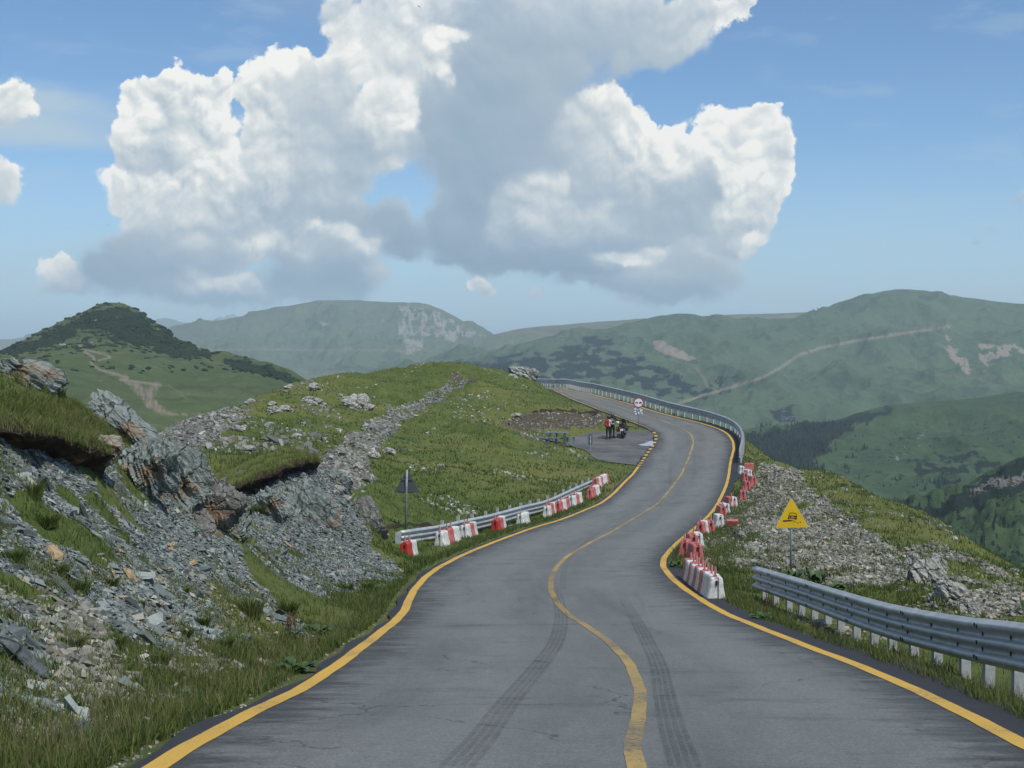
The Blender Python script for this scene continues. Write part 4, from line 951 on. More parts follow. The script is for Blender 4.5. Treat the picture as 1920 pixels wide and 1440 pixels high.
M_WHITES = simple('white_sign_sheeting', (0.70, 0.72, 0.72), 0.5, 0, 0.03)
M_REDS = simple('red_sign_sheeting', (0.42, 0.02, 0.03), 0.5, 0, 0.05)
M_WOODY = simple('grey_green_painted_wood', (0.19, 0.235, 0.27), 0.8, 0, 0.15, 5.0, bmp=0.2)
M_STAKE = simple('weathered_wood', (0.33, 0.29, 0.24), 0.9, 0, 0.15, 8.0)
M_ORANGE = simple('faded_orange_paint', (0.60, 0.22, 0.15), 0.8)

# ------------------------------------------------------------------ guardrails
THRIE = [(0, .253), (.012, .247), (.030, .225), (.066, .213), (.083, .195), (.083, .160), (.066, .142), (.028, .124), (.006, .106), (0, .084), (.006, .062), (.028, .048), (.066, .034), (.083, .017), (.083, -.017), (.066, -.034), (.028, -.048), (.006, -.062), (0, -.084), (.006, -.106), (.028, -.124), (.066, -.142), (.083, -.160), (.083, -.195), (.066, -.213), (.030, -.225), (.012, -.247), (0, -.253)]
def beam(pts, side, th=0.006):
    """pts: beam centre line (x,y,z); side: +1 when the road lies to the left of the direction of travel"""
    P = [Vector(p) for p in pts]; prof = THRIE + [(a - th, b) for a, b in reversed(THRIE)]; n = len(prof); V = []
    for i, p in enumerate(P):
        t = P[min(i + 1, len(P) - 1)] - P[max(i - 1, 0)]; t.z = 0; t.normalize(); nrm = Vector((-t.y, t.x, 0)) * side
        for a, b in prof: V.append(p + nrm * a + Vector((0, 0, b)))
    Fc = []
    for i in range(len(P) - 1):
        for k in range(n): Fc.append((i * n + k, i * n + (k + 1) % n, (i + 1) * n + (k + 1) % n, (i + 1) * n + k))
    m = len(THRIE)
    for e in (0, (len(P) - 1) * n):
        for k in range(m - 1): Fc.append((e + k, e + k + 1, e + n - 2 - k, e + n - 1 - k))
    return V, Fc
def guardrail(name, top, spacing, side, label, post_len=None, poke=0.0, bolts=True, postw=0.11, first=0.5, group=None, splice=4.0, ext=0.0):
    top = spline([tuple(p) for p in top], 0.5); s = np.r_[0, np.cumsum(np.linalg.norm(np.diff(top[:, :2], axis=0), axis=1))]
    cen = top.copy(); cen[:, 2] -= 0.253
    org = Vector((float(top[0, 0]), float(top[0, 1]), hgt(top[0, 0], top[0, 1])))
    root = empty(name, org, 0, label, 'guardrail', group)
    mb = MB(); V, Fc = beam([Vector(c) - org for c in cen], side); mb.add(V, Fc, 0, True)
    me = mb.mesh('rail', M_GALV); link('rail', me, root)
    md = None
    def frame(d):
        p = Vector([float(np.interp(d, s, cen[:, k])) for k in range(3)]); q = Vector([float(np.interp(d + 0.2, s, cen[:, k])) for k in range(3)]); o = Vector([float(np.interp(d - 0.2, s, cen[:, k])) for k in range(3)])
        t = (q - o); ang = math.atan2(t.y, t.x); return p, ang
    pm = MB(); L = 1.5; w = postw
    pm.box((0, 0.055, -L / 2), (w, 0.006, L)); pm.box((-w / 2 + .003, 0.0, -L / 2), (0.006, 0.104, L)); pm.box((w / 2 - .003, 0.0, -L / 2), (0.006, 0.104, L))
    pmesh = pm.mesh('post', M_POST)
    bmb = MB(); bmb.box((0, 0, 0), (0.035, 0.016, 0.05)); bmesh_ = bmb.mesh('bolt', M_BOLT)
    smb = MB(); smb.box((0, 0, 0), (0.022, 0.012, 0.04)); smesh = smb.mesh('splice_bolt', M_BOLT)
    d = first; k = 0; nb = 0
    while d < s[-1] - 0.05 and k < 95:
        p, ang = frame(d); n_ = Vector((-math.sin(ang), math.cos(ang), 0)) * side
        o = link('post', pmesh, root); zt = p.z + 0.20 + poke * random.uniform(.8, 1.1)
        o.location = Vector((p.x, p.y, zt)) - n_ * 0.075 - org
        o.rotation_euler = (random.uniform(-.02, .02), random.uniform(-.02, .02), ang + (0 if side > 0 else math.pi))
        if bolts and nb < 96:
            for hh in (0.084, -0.084):
                b = link('bolt', bmesh_, root); b.location = Vector((p.x, p.y, p.z + hh)) + n_ * 0.006 - org; b.rotation_euler = (0, 0, ang); nb += 1
            if k % 3 == 1:
                for hh, dx in ((0.178, .05), (0.178, -.05), (0.0, .05), (-0.178, .05), (-0.178, -.05)):
                    b = link('splice_bolt', smesh, root); b.location = Vector((p.x, p.y, p.z + hh)) + n_ * 0.088 + Vector((math.cos(ang), math.sin(ang), 0)) * dx - org; b.rotation_euler = (0, 0, ang); nb += 1
        d += spacing * random.uniform(.93, 1.07); k += 1
    return root, org, cen
guardrail('guardrail', [at(1417, 1061, 30), at(1505, 1086, 26), at(1576, 1107, 22.8), at(1679, 1134, 19.4), at(1808, 1156, 16.2), at(1920, 1168, 13.9), (5.02, 10, -2.15), (4.9, 6, -1.7), (4.85, 3, -1.45)],
          1.1, -1, 'long grey three-wave guardrail on pale posts in the right foreground, below the yellow sign', bolts=True, postw=0.12)
rl, rorg, rcen = guardrail('guardrail', [at(750, 995, 48.2), at(778, 991, 49), at(825, 984, 50.5), at(870, 974, 53), at(915, 965, 56), at(980, 948, 61), at(1025, 937, 65.5), at(1075, 915, 71.5), at(1112, 899, 77)],
          1.75, -1, 'grey guardrail with a flared end plate behind the left row of red and white barriers', poke=0.22, bolts=False, postw=0.09, first=3.0)
# flared end plate
fm = MB(); pz = [(.0, .25), (.05, .13), (.0, .0), (.05, -.13), (.0, -.25)]
e0 = Vector(rcen[0]) - rorg; tdir = (Vector(rcen[0]) - Vector(rcen[2])); tdir.z = 0; tdir.normalize(); ndir = Vector((tdir.y, -tdir.x, 0))
if ndir.y > 0: ndir = -ndir
for i, (ln, sc_, am) in enumerate([(0, 1, 1.0), (.12, 1.05, .7), (.24, 1.15, .3), (.32, 1.2, .1)]):
    for th in (0, -0.006):
        for k, (a, b) in enumerate(pz): fm.v.append(tuple(e0 + tdir * ln + ndir * (a * am + .02 + th) + Vector((0, 0, b * sc_ - ln * .25))))
for i in range(3):
    for s_ in (0, 5):
        for k in range(4): a = i * 10 + s_ + k; fm.f.append([a, a + 1, a + 11, a + 10]); fm.m.append(0); fm.s.append(True)
fm.build('end_plate', M_GALV, rl)
i0 = int(np.argmin(np.hypot(*(RR - on_road(1371, 869)).T))); far_p = offset(RR, 0.62)[i0:]; far_p = far_p[::4]
ds_ = np.hypot(*(far_p - np.array([0, 0])).T)
far_top = [(p[0], p[1], float(zr(p[1])) + 0.86 + 0.06 * float(smooth(p[1], 100, 112))) for p in far_p if p[0] > -9]
guardrail('guardrail', far_top, 0.98, 1, 'long curving grey guardrail round the outside of the far bend beyond the motorcyclists', bolts=False, postw=0.10, first=0.3)

# ------------------------------------------------------------------ plastic barriers
def barrier_mesh():
    mb = MB(); L = 0.6
    prof = [(0.0, .205, .30), (.05, .205, .30), (.09, .195, .30), (.20, .165, .295), (.30, .145, .29), (.42, .135, .288), (.485, .125, .285), (.515, .105, .27), (.52, .07, .25)]
    V = []; n = 16
    for z, w, l in prof:
        g = 0.045 if z < .5 else 0.02; c = .03
        ring = [(w, -l + c), (w, l - c), (w - c, l), (.05, l), (.035, l - g), (-.035, l - g), (-.05, l), (-w + c, l), (-w, l - c), (-w, -l + c), (-w + c, -l), (-.05, -l), (-.035, -l + g), (.035, -l + g), (.05, -l), (w - c, -l)]
        V += [(x, y, z) for x, y in ring]
    Fc = []
    for i in range(len(prof) - 1):
        for k in range(n): Fc.append((i * n + k, i * n + (k + 1) % n, (i + 1) * n + (k + 1) % n, (i + 1) * n + k))
    Fc.append(tuple(range(n - 1, -1, -1))); Fc.append(tuple((len(prof) - 1) * n + k for k in range(n)))
    mb.add(V, Fc, 0, False)
    return mb
def stick_mesh():
    mb = MB(); mb.box((0, 0, .02), (.075, .06, .04)); mb.box((0, 0, .12), (.042, .022, .18), taper=.85); return mb
BW = barrier_mesh().mesh('body', M_WHITE); BR = barrier_mesh().mesh('body', M_RED); BB = barrier_mesh().mesh('body', M_REDB)
SM = stick_mesh().mesh('stick', M_RED)
hm_ = MB(); hm_.box((0, 0, 0), (.036, .02, .10)); HM = hm_.mesh('slot', M_DARK)
sm_ = MB(); sm_.box((.022, -.002, .12), (.006, .02, .17)); SW = sm_.mesh('reflective_strip', M_WHITES)
def barrier(pos, yaw, colour, stick, label, group, tilt=(0, 0), bright=False, sc=1.0):
    r = empty('road_barrier', pos, 0, label, 'barrier', group); r.rotation_euler = (tilt[0], tilt[1], yaw); r.scale = (sc,) * 3
    link('body', BW if colour == 'W' else (BB if bright else BR), r)
    h1 = link('slot', HM, r); h1.location = (0, -.262, .40)
    h2 = link('slot', HM, r); h2.location = (0, .262, .40)
    if stick:
        s_ = link('stick', SM, r); s_.location = (random.uniform(-.02, .02), -.2 if stick == 1 else .1, .518); s_.rotation_euler = (random.uniform(-.06, .06), random.uniform(-.08, .08), 0)
        w_ = link('reflective_strip', SW, s_)
    return r
ORD = ['nearest', 'second', 'third', 'fourth', 'fifth', 'sixth', 'seventh', 'eighth', 'ninth']
def chain(px, py, cols, where, group, heading=None, side='L', sticks='1', bright=False, start=None, nearword='nearest', jit=1.0):
    p = at(px, py, start) if isinstance(start, (int, float)) else np.array([start[0], start[1], 0.0])
    q = LL if side == 'L' else RR; i = int(np.argmin(np.hypot(*(q - p[:2]).T))); t = q[min(i + 3, len(q) - 1)] - q[i]; t /= np.linalg.norm(t)
    a = math.atan2(t[1], t[0]) if heading is None else R(heading)
    x, y = p[0], p[1]; n = len(cols)
    for k, c in enumerate(cols):
        z = hgt(x, y); cname = {'W': 'white', 'R': 'red'}[c]
        same = [j for j in range(n) if cols[j] == c]
        if n == 1: lab = f"{cname} plastic barrier {where}"
        elif len(same) == 1: lab = f"the only {cname} plastic barrier {where}"
        else:
            o = same.index(k); w_ = 'nearest' if o == 0 else ('farthest' if o == len(same) - 1 else ORD[o] + ' nearest')
            lab = f"{w_} {cname} plastic barrier {where}"
        barrier((x, y, z - 0.02), a - math.pi / 2 + random.uniform(-.06, .06) * jit, c, (1 if sticks[k % len(sticks)] == '1' else 0), lab, group, (random.uniform(-.03, .03), random.uniform(-.03, .03)), bright and k == 0)
        x += math.cos(a) * 0.605; y += math.sin(a) * 0.605
GL = 'red and white barriers in front of the left guardrail'; GR = 'red and white barriers along the right edge of the road'
chain(761, 1041, 'RW', 'in the pair before the flared end of the left guardrail', GL, bright=True, heading=80, start=46.0)
chain(829, 1027, 'WRW', 'in the left trio just right of the flared guardrail end', GL, heading=73, start=49.0)
chain(873, 1009, 'WRW', 'in the small trio behind the first left trio', GL, heading=80, sticks='110', start=52.0)
chain(930, 1001, 'RRW', 'in the bright red-ended trio midway along the left guardrail', GL, heading=81, start=55.0, bright=True, sticks='100')
chain(978, 987, 'WW', 'in the all-white pair midway along the left guardrail', GL, heading=77, sticks='10', start=59.0)
chain(1026, 968, 'WRW', 'in the trio right after the all-white pair', GL, heading=76, sticks='110', start=62.5)
chain(1048, 962, 'RWR', 'in the trio that starts and ends red', GL, heading=74, sticks='110', start=63.8)
chain(1073, 947, 'WRW', 'in the tilted trio further along the left guardrail', GL, heading=74, sticks='110', start=66.5)
chain(1107, 936, 'RRWW', 'in the low foursome below the guardrail tip', GL, heading=77, sticks='1100', start=70.0)
chain(1117, 914, 'RWRWWR', 'in the last row past the left guardrail', GL, heading=76, sticks='0', start=76.0)
# right-hand row
P9 = at(1340, 1116, 28.3)
chain(0, 0, 'WWRWRWRWR', 'in the long striped row at the bend on the right', GR, start=(P9[0], P9[1]), heading=88.6, side='R', sticks='1', jit=.4)
def lone(px, py, colour, where, yaw=0, stick=1, tilt=(0, 0), dz=0.0, sc=1.0):
    p = hit(px, py)
    cname = {'W': 'white', 'R': 'red'}[colour]
    barrier((p[0], p[1], p[2] - 0.02 + dz), R(yaw), colour, stick, f"{cname} plastic barrier {where}", GR, tilt, sc=sc)
lone(1303, 1052, 'R', 'standing close behind the long striped row', 8)
lone(1285, 1044, 'R', 'at the road side just past the long striped row', -14)
lone(1297, 1031, 'R', 'with a tall stick, two steps past the striped row', 5)
lone(1307, 1028, 'W', 'behind the red one just past the striped row', 3, 0)
lone(1314, 1005, 'R', 'half hidden by grass, left of its white twin', -12)
lone(1320, 1003, 'W', 'half hidden by grass, right of its red twin', -8, 0)
lone(1330, 1001, 'R', 'with a white cap, standing by the rubble', 4)
lone(1347, 989, 'W', 'alone with open feet on the verge by the rubble', 6, 0)
lone(1352, 970, 'R', 'in the grass in front of a small white one', 10)
lone(1358, 965, 'W', 'small in the grass behind a red one', 14, 0)
lone(1367, 951, 'R', 'sunk in the grass beside a white one', 14)
lone(1373, 951, 'W', 'sunk in the grass beside a red one', 12, 0)
lone(1392, 938, 'R', 'standing free at the middle of the rubble edge', -4)
lone(1399, 920, 'R', 'with white shoulders past the middle of the rubble edge', 5)
lone(1408, 911, 'R', 'leaning outwards against the rubble heap', 14, 1, (0, .12))
lone(1396, 902, 'R', 'tall and orange-stained near the end of the far guardrail', 6, 0)
lone(1402, 896, 'W', 'peeping out behind the orange-stained one', 18, 0)
lone(1390, 889, 'W', 'nearest the end of the far curving guardrail', 2, 0)
lone(1404, 883, 'R', 'turned broadside at the far end of the right-hand line', 74, 0)
lone(1373, 989, 'R', 'tipped over on its side among the rubble', 80, 0, (0, 1.3), .12, .75)

# ------------------------------------------------------------------ signs
def rounded_tri(w, h, r=0.05, n=5):
    A = [(-w / 2, 0), (w / 2, 0), (0, h)]; out = []
    for i in range(3):
        p = Vector(A[i]); a = (Vector(A[i - 1]) - p).normalized(); b = (Vector(A[(i + 1) % 3]) - p).normalized()
        p0 = p + a * r * 1.7; p1 = p + b * r * 1.7
        for k in range(n + 1):
            t = k / n; q = p0 * (1 - t) ** 2 + p * 2 * t * (1 - t) + p1 * t * t; out.append((q.x, q.y))
    return out
def yellow_sign():
    D = 36.0; b = hit(1484, 1066, 20, 60); b = at(1484, 990, D); gz = hgt(b[0], D)
    root = empty('warning_sign', (b[0], D, gz), R(2), 'yellow triangular warning sign with a black car on a crumbling road edge', 'road sign')
    hb = b[2] - gz; k = D / F
    m = MB(); m.tube([(0, .03, -.3), (0, .03, hb + .75)], .03, 10); m.build('pole', M_GALVD, root)
    W_ = 65 * k; H_ = 58 * k
    tri = [(x + 3 * k, z + hb) for x, z in rounded_tri(W_, H_, .045)]
    cz = hb + H_ / 3; cx = 3 * k
    m = MB(); m.prism(tri, -.012, .0, 0); p = m.build('panel', M_EDGEY, root); p.rotation_euler = (0, R(-1.5), 0)
    m = MB(); m.prism([((x - cx) * .95 + cx, (z - cz) * .95 + cz) for x, z in tri], -.015, -.0125, 0); m.build('yellow_face', M_YELLOW, p)
    s = MB(); u = k / 18.0     # one pixel of the enlarged crop
    def X(px): return (px - 805) * u
    def Z(py): return hb + (1250 - py) * u
    def bar(x0, y0, x1, y1, w):
        a = Vector((X(x0), Z(y0))); c = Vector((X(x1), Z(y1))); d = (c - a).normalized(); nn = Vector((-d.y, d.x)) * w * u / 2
        s.prism([tuple(a - nn), tuple(c - nn), tuple(c + nn), tuple(a + nn)], -.0185, -.0155)
    def poly(pts): s.prism([(X(a), Z(b_)) for a, b_ in pts], -.0185, -.0155)
    def blob(x, y, r): s.prism([(X(x) + r * u * math.cos(t * math.pi / 4), Z(y) + r * u * math.sin(t * math.pi / 4)) for t in range(8)], -.0185, -.0155)
    bar(555, 1003, 850, 992, 46)
    bar(790, 735, 1000, 750, 20); bar(792, 735, 752, 845, 18); bar(1000, 750, 1028, 860, 18)
    poly([(775, 815), (1020, 840), (1028, 900), (985, 900), (965, 888), (935, 885), (925, 858), (840, 850), (835, 880), (800, 885), (772, 850)])
    bar(752, 840, 735, 890, 16); bar(1024, 850, 1028, 940, 14)
    poly([(725, 880), (800, 890), (930, 905), (1028, 920), (1025, 945), (930, 938), (800, 920), (728, 912)])
    poly([(722, 890), (772, 895), (770, 940), (745, 952), (725, 940)]); poly([(962, 935), (1024, 925), (1018, 965), (985, 980), (962, 962)])
    for x, y, r in ((885, 985, 17), (925, 1012, 15), (905, 1048, 11), (965, 1045, 12), (990, 1030, 9), (1020, 1068, 10), (1062, 1085, 18), (1150, 1062, 20), (1000, 1060, 8), (945, 1035, 9), (860, 1005, 9)): blob(x, y, r)
    s.build('symbol', M_BLACK, p)
    m = MB(); m.box((0, .02, hb + .12), (.16, .03, .05)); m.box((0, .02, hb + .5), (.12, .03, .05)); m.build('clamp', M_GALVD, root)
yellow_sign()
def left_sign():
    D = 50.5; b = at(763, 924, D); gz = hgt(b[0], D); hb = b[2] - gz; k = D / F
    root = empty('warning_sign', (b[0], D, gz), 0, 'grey back of a triangular road sign on a pole behind the left guardrail', 'road sign')
    m = MB(); m.prism([(x, z + hb) for x, z in rounded_tri(49 * k, 44 * k, .03)], .045, .06); p = m.build('panel', M_BACK, root)
    m = MB(); m.tube([(-3 * k, 0, -.5), (-.02, 0, hb), (0, 0, hb + 43 * k)], .042, 10); m.build('pole', M_GALVD, root)
    m = MB(); m.box((0, .03, hb + .05), (.55, .03, .04)); m.box((0, .03, hb + .47), (.40, .03, .04)); m.build('bracket', M_BACK, p)
left_sign()
def round_sign():
    D = 105.0; c = at(1197.5, 755, D); b = at(1197, 808, D); gz = hgt(b[0], D); k = D / F; x0 = b[0]
    root = empty('no_overtaking_sign', (x0, D, gz), R(3), 'round white sign with red rim, one red and one black car, above a white plate', 'road sign')
    hc = c[2] - gz
    m = MB(); m.tube([(0, 0, -.3), (0, 0, hc + .3)], .028, 8); m.build('pole', M_GALVD, root)
    def disc(r, y0, y1, n=36): return [(r * math.cos(2 * math.pi * i / n), hc + r * math.sin(2 * math.pi * i / n)) for i in range(n)], y0, y1
    r0 = 9.6 * k
    m = MB(); m.prism(*disc(r0, -.05, -.032)); p = m.build('red_rim', M_REDS, root)
    m = MB(); m.prism(*disc(r0 * .80, -.054, -.051)); f = m.build('white_face', M_WHITES, root)
    for nm, cx, mt in (('red_car', -.145, M_REDS), ('black_car', .135, M_BLACK)):
        s = MB(); w = .20
        s.prism([(cx - w / 2, hc - .05), (cx + w / 2, hc - .05), (cx + w / 2, hc + .01), (cx + w * .36, hc + .02), (cx + w * .26, hc + .07), (cx - w * .26, hc + .07), (cx - w * .36, hc + .02), (cx - w / 2, hc + .01)], -.058, -.0545)
        s.prism([(cx - w / 2 + .01, hc - .085), (cx - w / 2 + .055, hc - .085), (cx - w / 2 + .055, hc - .05), (cx - w / 2 + .01, hc - .05)], -.058, -.0545)
        s.prism([(cx + w / 2 - .055, hc - .085), (cx + w / 2 - .01, hc - .085), (cx + w / 2 - .01, hc - .05), (cx + w / 2 - .055, hc - .05)], -.058, -.0545)
        s.build(nm, mt, f)
    pz = at(1197, 771, D)[2] - gz
    m = MB(); m.box((0, -.04, pz), (15 * k, .012, 12.5 * k)); pl = m.build('lower_plate', simple('blue_grey_plate', (0.16, 0.21, 0.25), 0.6), root)
    rr = random.Random(5)
    st = MB()
    for i, (sx, sz, w, h) in enumerate([(-.24, .16, .18, .15), (-.25, -.02, .16, .14), (-.20, -.2, .2, .12), (-.06, .1, .12, .1), (.0, -.12, .14, .2), (.12, .16, .14, .12), (.15, -.02, .1, .2), (.25, .08, .12, .24), (.26, -.16, .12, .16), (.1, -.2, .1, .08)]):
        n = 7; st.prism([(sx + w / 2 * math.cos(2 * math.pi * j / n) * rr.uniform(.7, 1.2), pz + sz + h / 2 * math.sin(2 * math.pi * j / n) * rr.uniform(.7, 1.2)) for j in range(n)], -.051 - i * .0004, -.047)
    st.build('stickers', M_WHITES, pl)
round_sign()
def small_sign():
    D = 88.0; b = at(1107, 887, D); g = hgt(b[0], D); k = D / F
    root = empty('marker_sign', (b[0], D, g), R(10), 'narrow grey back of a marker plate on a thin pole before the lay-by', 'road sign')
    h0 = at(1107, 836, D)[2] - g; h1 = at(1107, 814, D)[2] - g
    m = MB(); m.tube([(0, 0, -.3), (0, 0, h1 - .1)], .026, 8); m.build('pole', M_GALVD, root)
    w = 8 * k; pts = [(-w / 2, h0 + .12), (-w * .2, h0), (w * .2, h0), (w / 2, h0 + .12), (w / 2, h1 - .06), (w * .3, h1), (-w * .3, h1), (-w / 2, h1 - .06)]
    m = MB(); m.prism(pts, .03, .045); m.build('panel', simple('dark_plate_back', (.08, .10, .11), .7), root)
    m = MB(); m.box((0, .02, h0 + .3), (.1, .02, .08)); m.build('bracket', M_GALV, root)
small_sign()
def stake(px, pb, pt, label):
    p = hit(px, pb); k = p[1] / F; h = (pb - pt) * k
    r = empty('marker_stake', p, 0, label, 'stake')
    m = MB(); m.box((0, 0, h * .38 - .05), (.07, .05, h * .76 + .1)); m.build('shaft', M_STAKE, r)
    m = MB(); m.box((0, 0, h * .76 + h * .12), (.085, .065, h * .24), taper=.8); m.build('painted_tip', M_ORANGE, r)
stake(948, 768, 754, 'thin wooden survey stake with a faded orange tip on the green knoll')

# ------------------------------------------------------------------ picnic table
def picnic():
    b = hit(1044, 833); D = b[1]; g = b[2]; k = D / F
    root = empty('picnic_table', (b[0], D + .3, g), R(-6), 'weathered grey-green picnic table with three benches beside the lay-by', 'picnic table'); root.scale = (1.12, 1.12, 1.0)
    def plank(nm, c, L_, W_, n, rz=0):
        m = MB(); w = W_ / n
        for i in range(n): m.box((0, -W_ / 2 + (i + .5) * w, 0), (L_, w - .015, .045))
        o = m.build(nm, M_WOODY, root); o.location = c; o.rotation_euler = (0, 0, R(rz)); return o
    plank('tabletop', (-.02, .35, .80), 1.45, .85, 5, -4)
    plank('bench_seat', (-.42, -.42, .45), 1.35, .34, 2, -8); plank('bench_seat', (.15, 1.35, .72), .75, .34, 2, 2); plank('bench_seat', (.85, .35, .50), .62, .34, 2, 12)
    def leg(x, y, h, w=.09, tilt=0):
        m = MB(); m.box((0, 0, h / 2 - .05), (w, w, h + .1)); o = m.build('leg', M_WOODY, root); o.location = (x, y, 0); o.rotation_euler = (R(tilt), 0, 0)
    for x in (-.5, .45):
        for y, t_ in ((.1, 14), (.6, -14)): leg(x, y, .78, .1, t_)
    for x in (-.85, 0): leg(x, -.42, .42, .14)
    for x in (-.1, .42): leg(x, 1.35, .68, .1)
    for x in (.65, 1.05): leg(x, .35, .47, .12)
    m = MB(); m.box((-.02, .35, .38), (1.0, .08, .08)); m.build('cross_beam', M_WOODY, root)
picnic()

# ------------------------------------------------------------------ motorcycle
def motorcycle():
    p = on_road(1171, 822); z = float(zr(p[1])) - .006
    root = empty('motorcycle', (p[0] + .05, p[1] + .75, z), R(-9), 'black touring motorcycle seen from behind, parked in the lay-by beside the two riders', 'motorcycle')
    root.rotation_euler = (0, R(-7), R(-12))
    mt = simple('motorcycle_black', (0.014, 0.015, 0.017), 0.45); ty = simple('tyre', (0.012, 0.012, 0.012), .85); ch = simple('motorcycle_metal', (.35, .36, .37), .35, .8); rd = simple('dark_red_paint', (.10, .012, .014), .4)
    gl = simple('tail_light_red', (.35, .01, .01), .3); lg = simple('luggage_black', (0.02, 0.02, 0.022), .7)
    for nm, y, r_, w in (('rear_wheel', -.72, .31, .085), ('front_wheel', .78, .32, .062)):
        m = MB(); m.torus((0, y, r_ + 0.0), r_ - w, w, 26, 10); wh = m.build(nm, ty, root)
        m = MB(); m.torus((0, y, r_), r_ - w * 1.75, .018, 22, 6)
        for i in range(10):
            a = i * math.pi / 5; m.tube([(0, y, r_), (0, y + (r_ - w * 1.8) * math.cos(a), r_ + (r_ - w * 1.8) * math.sin(a))], .008, 4)
        m.tube([(-.07, y, r_), (.07, y, r_)], .035, 8); m.build('rim', ch, wh)
    m = MB(); m.ellip((0, 0, .48), (.17, .30, .22)); m.box((0, .05, .40), (.30, .36, .28)); m.build('engine', ch, root)
    m = MB(); m.tube([(0, -.72, .31), (-.10, -.35, .36), (-.08, -.05, .40)], .03, 8); m.tube([(0, -.72, .31), (.10, -.35, .36), (.08, -.05, .40)], .03, 8); m.build('swingarm', mt, root)
    m = MB(); m.ellip((0, .18, .86), (.17, .32, .17)); m.build('fuel_tank', rd, root)
    m = MB(); m.ellip((0, -.28, .83), (.15, .38, .075)); m.build('seat', lg, root)
    m = MB(); m.ellip((0, .55, .92), (.20, .26, .22)); m.ellip((0, .50, .72), (.22, .2, .2)); f = m.build('front_fairing', mt, root)
    m = MB(); m.prism([(-.17, 0), (.17, 0), (.13, .32), (.06, .37), (-.06, .37), (-.13, .32)], 0, .006); w_ = m.build('windscreen', simple('tinted_screen', (.06, .07, .08), .15), f); w_.location = (0, .62, 1.05); w_.rotation_euler = (R(24), 0, 0)
    for s in (-1, 1):
        m = MB(); m.tube([(s * .10, .78, .32), (s * .09, .55, .95)], .026, 8); m.build('fork', ch, root)
    m = MB(); m.tube([(-.42, .30, 1.08), (-.28, .40, 1.06), (-.08, .46, 1.04), (.08, .46, 1.04), (.28, .40, 1.06), (.42, .30, 1.08)], .016, 8)
    m.tube([(-.44, .29, 1.08), (-.31, .37, 1.06)], .022, 8); m.tube([(.44, .29, 1.08), (.31, .37, 1.06)], .022, 8); hb = m.build('handlebar', mt, root)
    for s in (-1, 1):
        m = MB(); m.tube([(s * .30, .39, 1.07), (s * .38, .42, 1.22)], .008, 6); m.ellip((s * .40, .42, 1.27), (.075, .02, .05)); mm = m.build('mirror', mt, hb)
        m = MB(); m.ellip((s * .40, .402, 1.27), (.062, .008, .04)); m.build('mirror_glass', simple('mirror_glass', (.8, .82, .84), .05, .9), mm) if s > 0 else m.build('mirror_glass', bpy.data.materials['mirror_glass'] if 'mirror_glass' in bpy.data.materials else ch, mm)
        m = MB(); m.box((s * .32, -.52, .70), (.20, .46, .36), taper=.92); c_ = m.build('side_case', lg, root)
        m = MB(); m.box((s * .32, -.755, .78), (.10, .012, .05)); m.build('reflector', simple('grey_pink_reflector', (.5, .3, .32), .4), c_)
        m = MB(); m.ellip((s * .16, -.78, .84), (.03, .04, .02)); m.build('indicator', simple('amber_lens', (.5, .18, .02), .3), root)
    m = MB(); m.tube([(.17, .1, .28), (.20, -.3, .33), (.22, -.75, .45)], [.025, .045, .05], 10); m.build('exhaust', ch, root)
    m = MB(); m.box((0, -.60, .92), (.40, .30, .14)); m.box((0, -.56, 1.03), (.34, .26, .10)); m.build('luggage_roll', lg, root)
    m = MB(); m.prism([(-.10, .62), (.10, .62), (.07, .86), (-.07, .86)], -.90, -.72); t_ = m.build('tail', mt, root)
    m = MB(); m.box((0, -.915, .64), (.20, .008, .15)); m.build('number_plate', M_WHITES, t_)
    m = MB(); m.box((0, -.91, .80), (.12, .02, .05)); m.build('tail_light', gl, t_)
    m = MB(); m.tube([(-.10, .0, .28), (-.26, -.05, .02)], .014, 6); m.build('kickstand', ch, root)
motorcycle()

# ------------------------------------------------------------------ people
def skin_body(name, verts, edges, rad, mats, matfn, parent, sub=2):
    me = bpy.data.meshes.new(name); me.from_pydata(verts, edges, []); o = bpy.data.objects.new(name, me); COL.objects.link(o)
    sk = o.modifiers.new('Skin', 'SKIN'); ss = o.modifiers.new('Sub', 'SUBSURF'); ss.levels = sub; ss.render_levels = sub
    lay = me.skin_vertices[0].data
    for i, r in enumerate(rad): lay[i].radius = r if isinstance(r, tuple) else (r, r)
    for i in range(len(rad)): lay[i].use_root = (i == 0)
    sk.use_smooth_shade = True
    dg = bpy.context.evaluated_depsgraph_get(); ev = o.evaluated_get(dg); nm = bpy.data.meshes.new_from_object(ev)
    nm.name = name; bpy.data.objects.remove(o)
    nm.materials.clear()
    for m in mats: nm.materials.append(m)
    for p in nm.polygons: p.material_index = matfn(p.center); p.use_smooth = True
    return link(name, nm, parent)
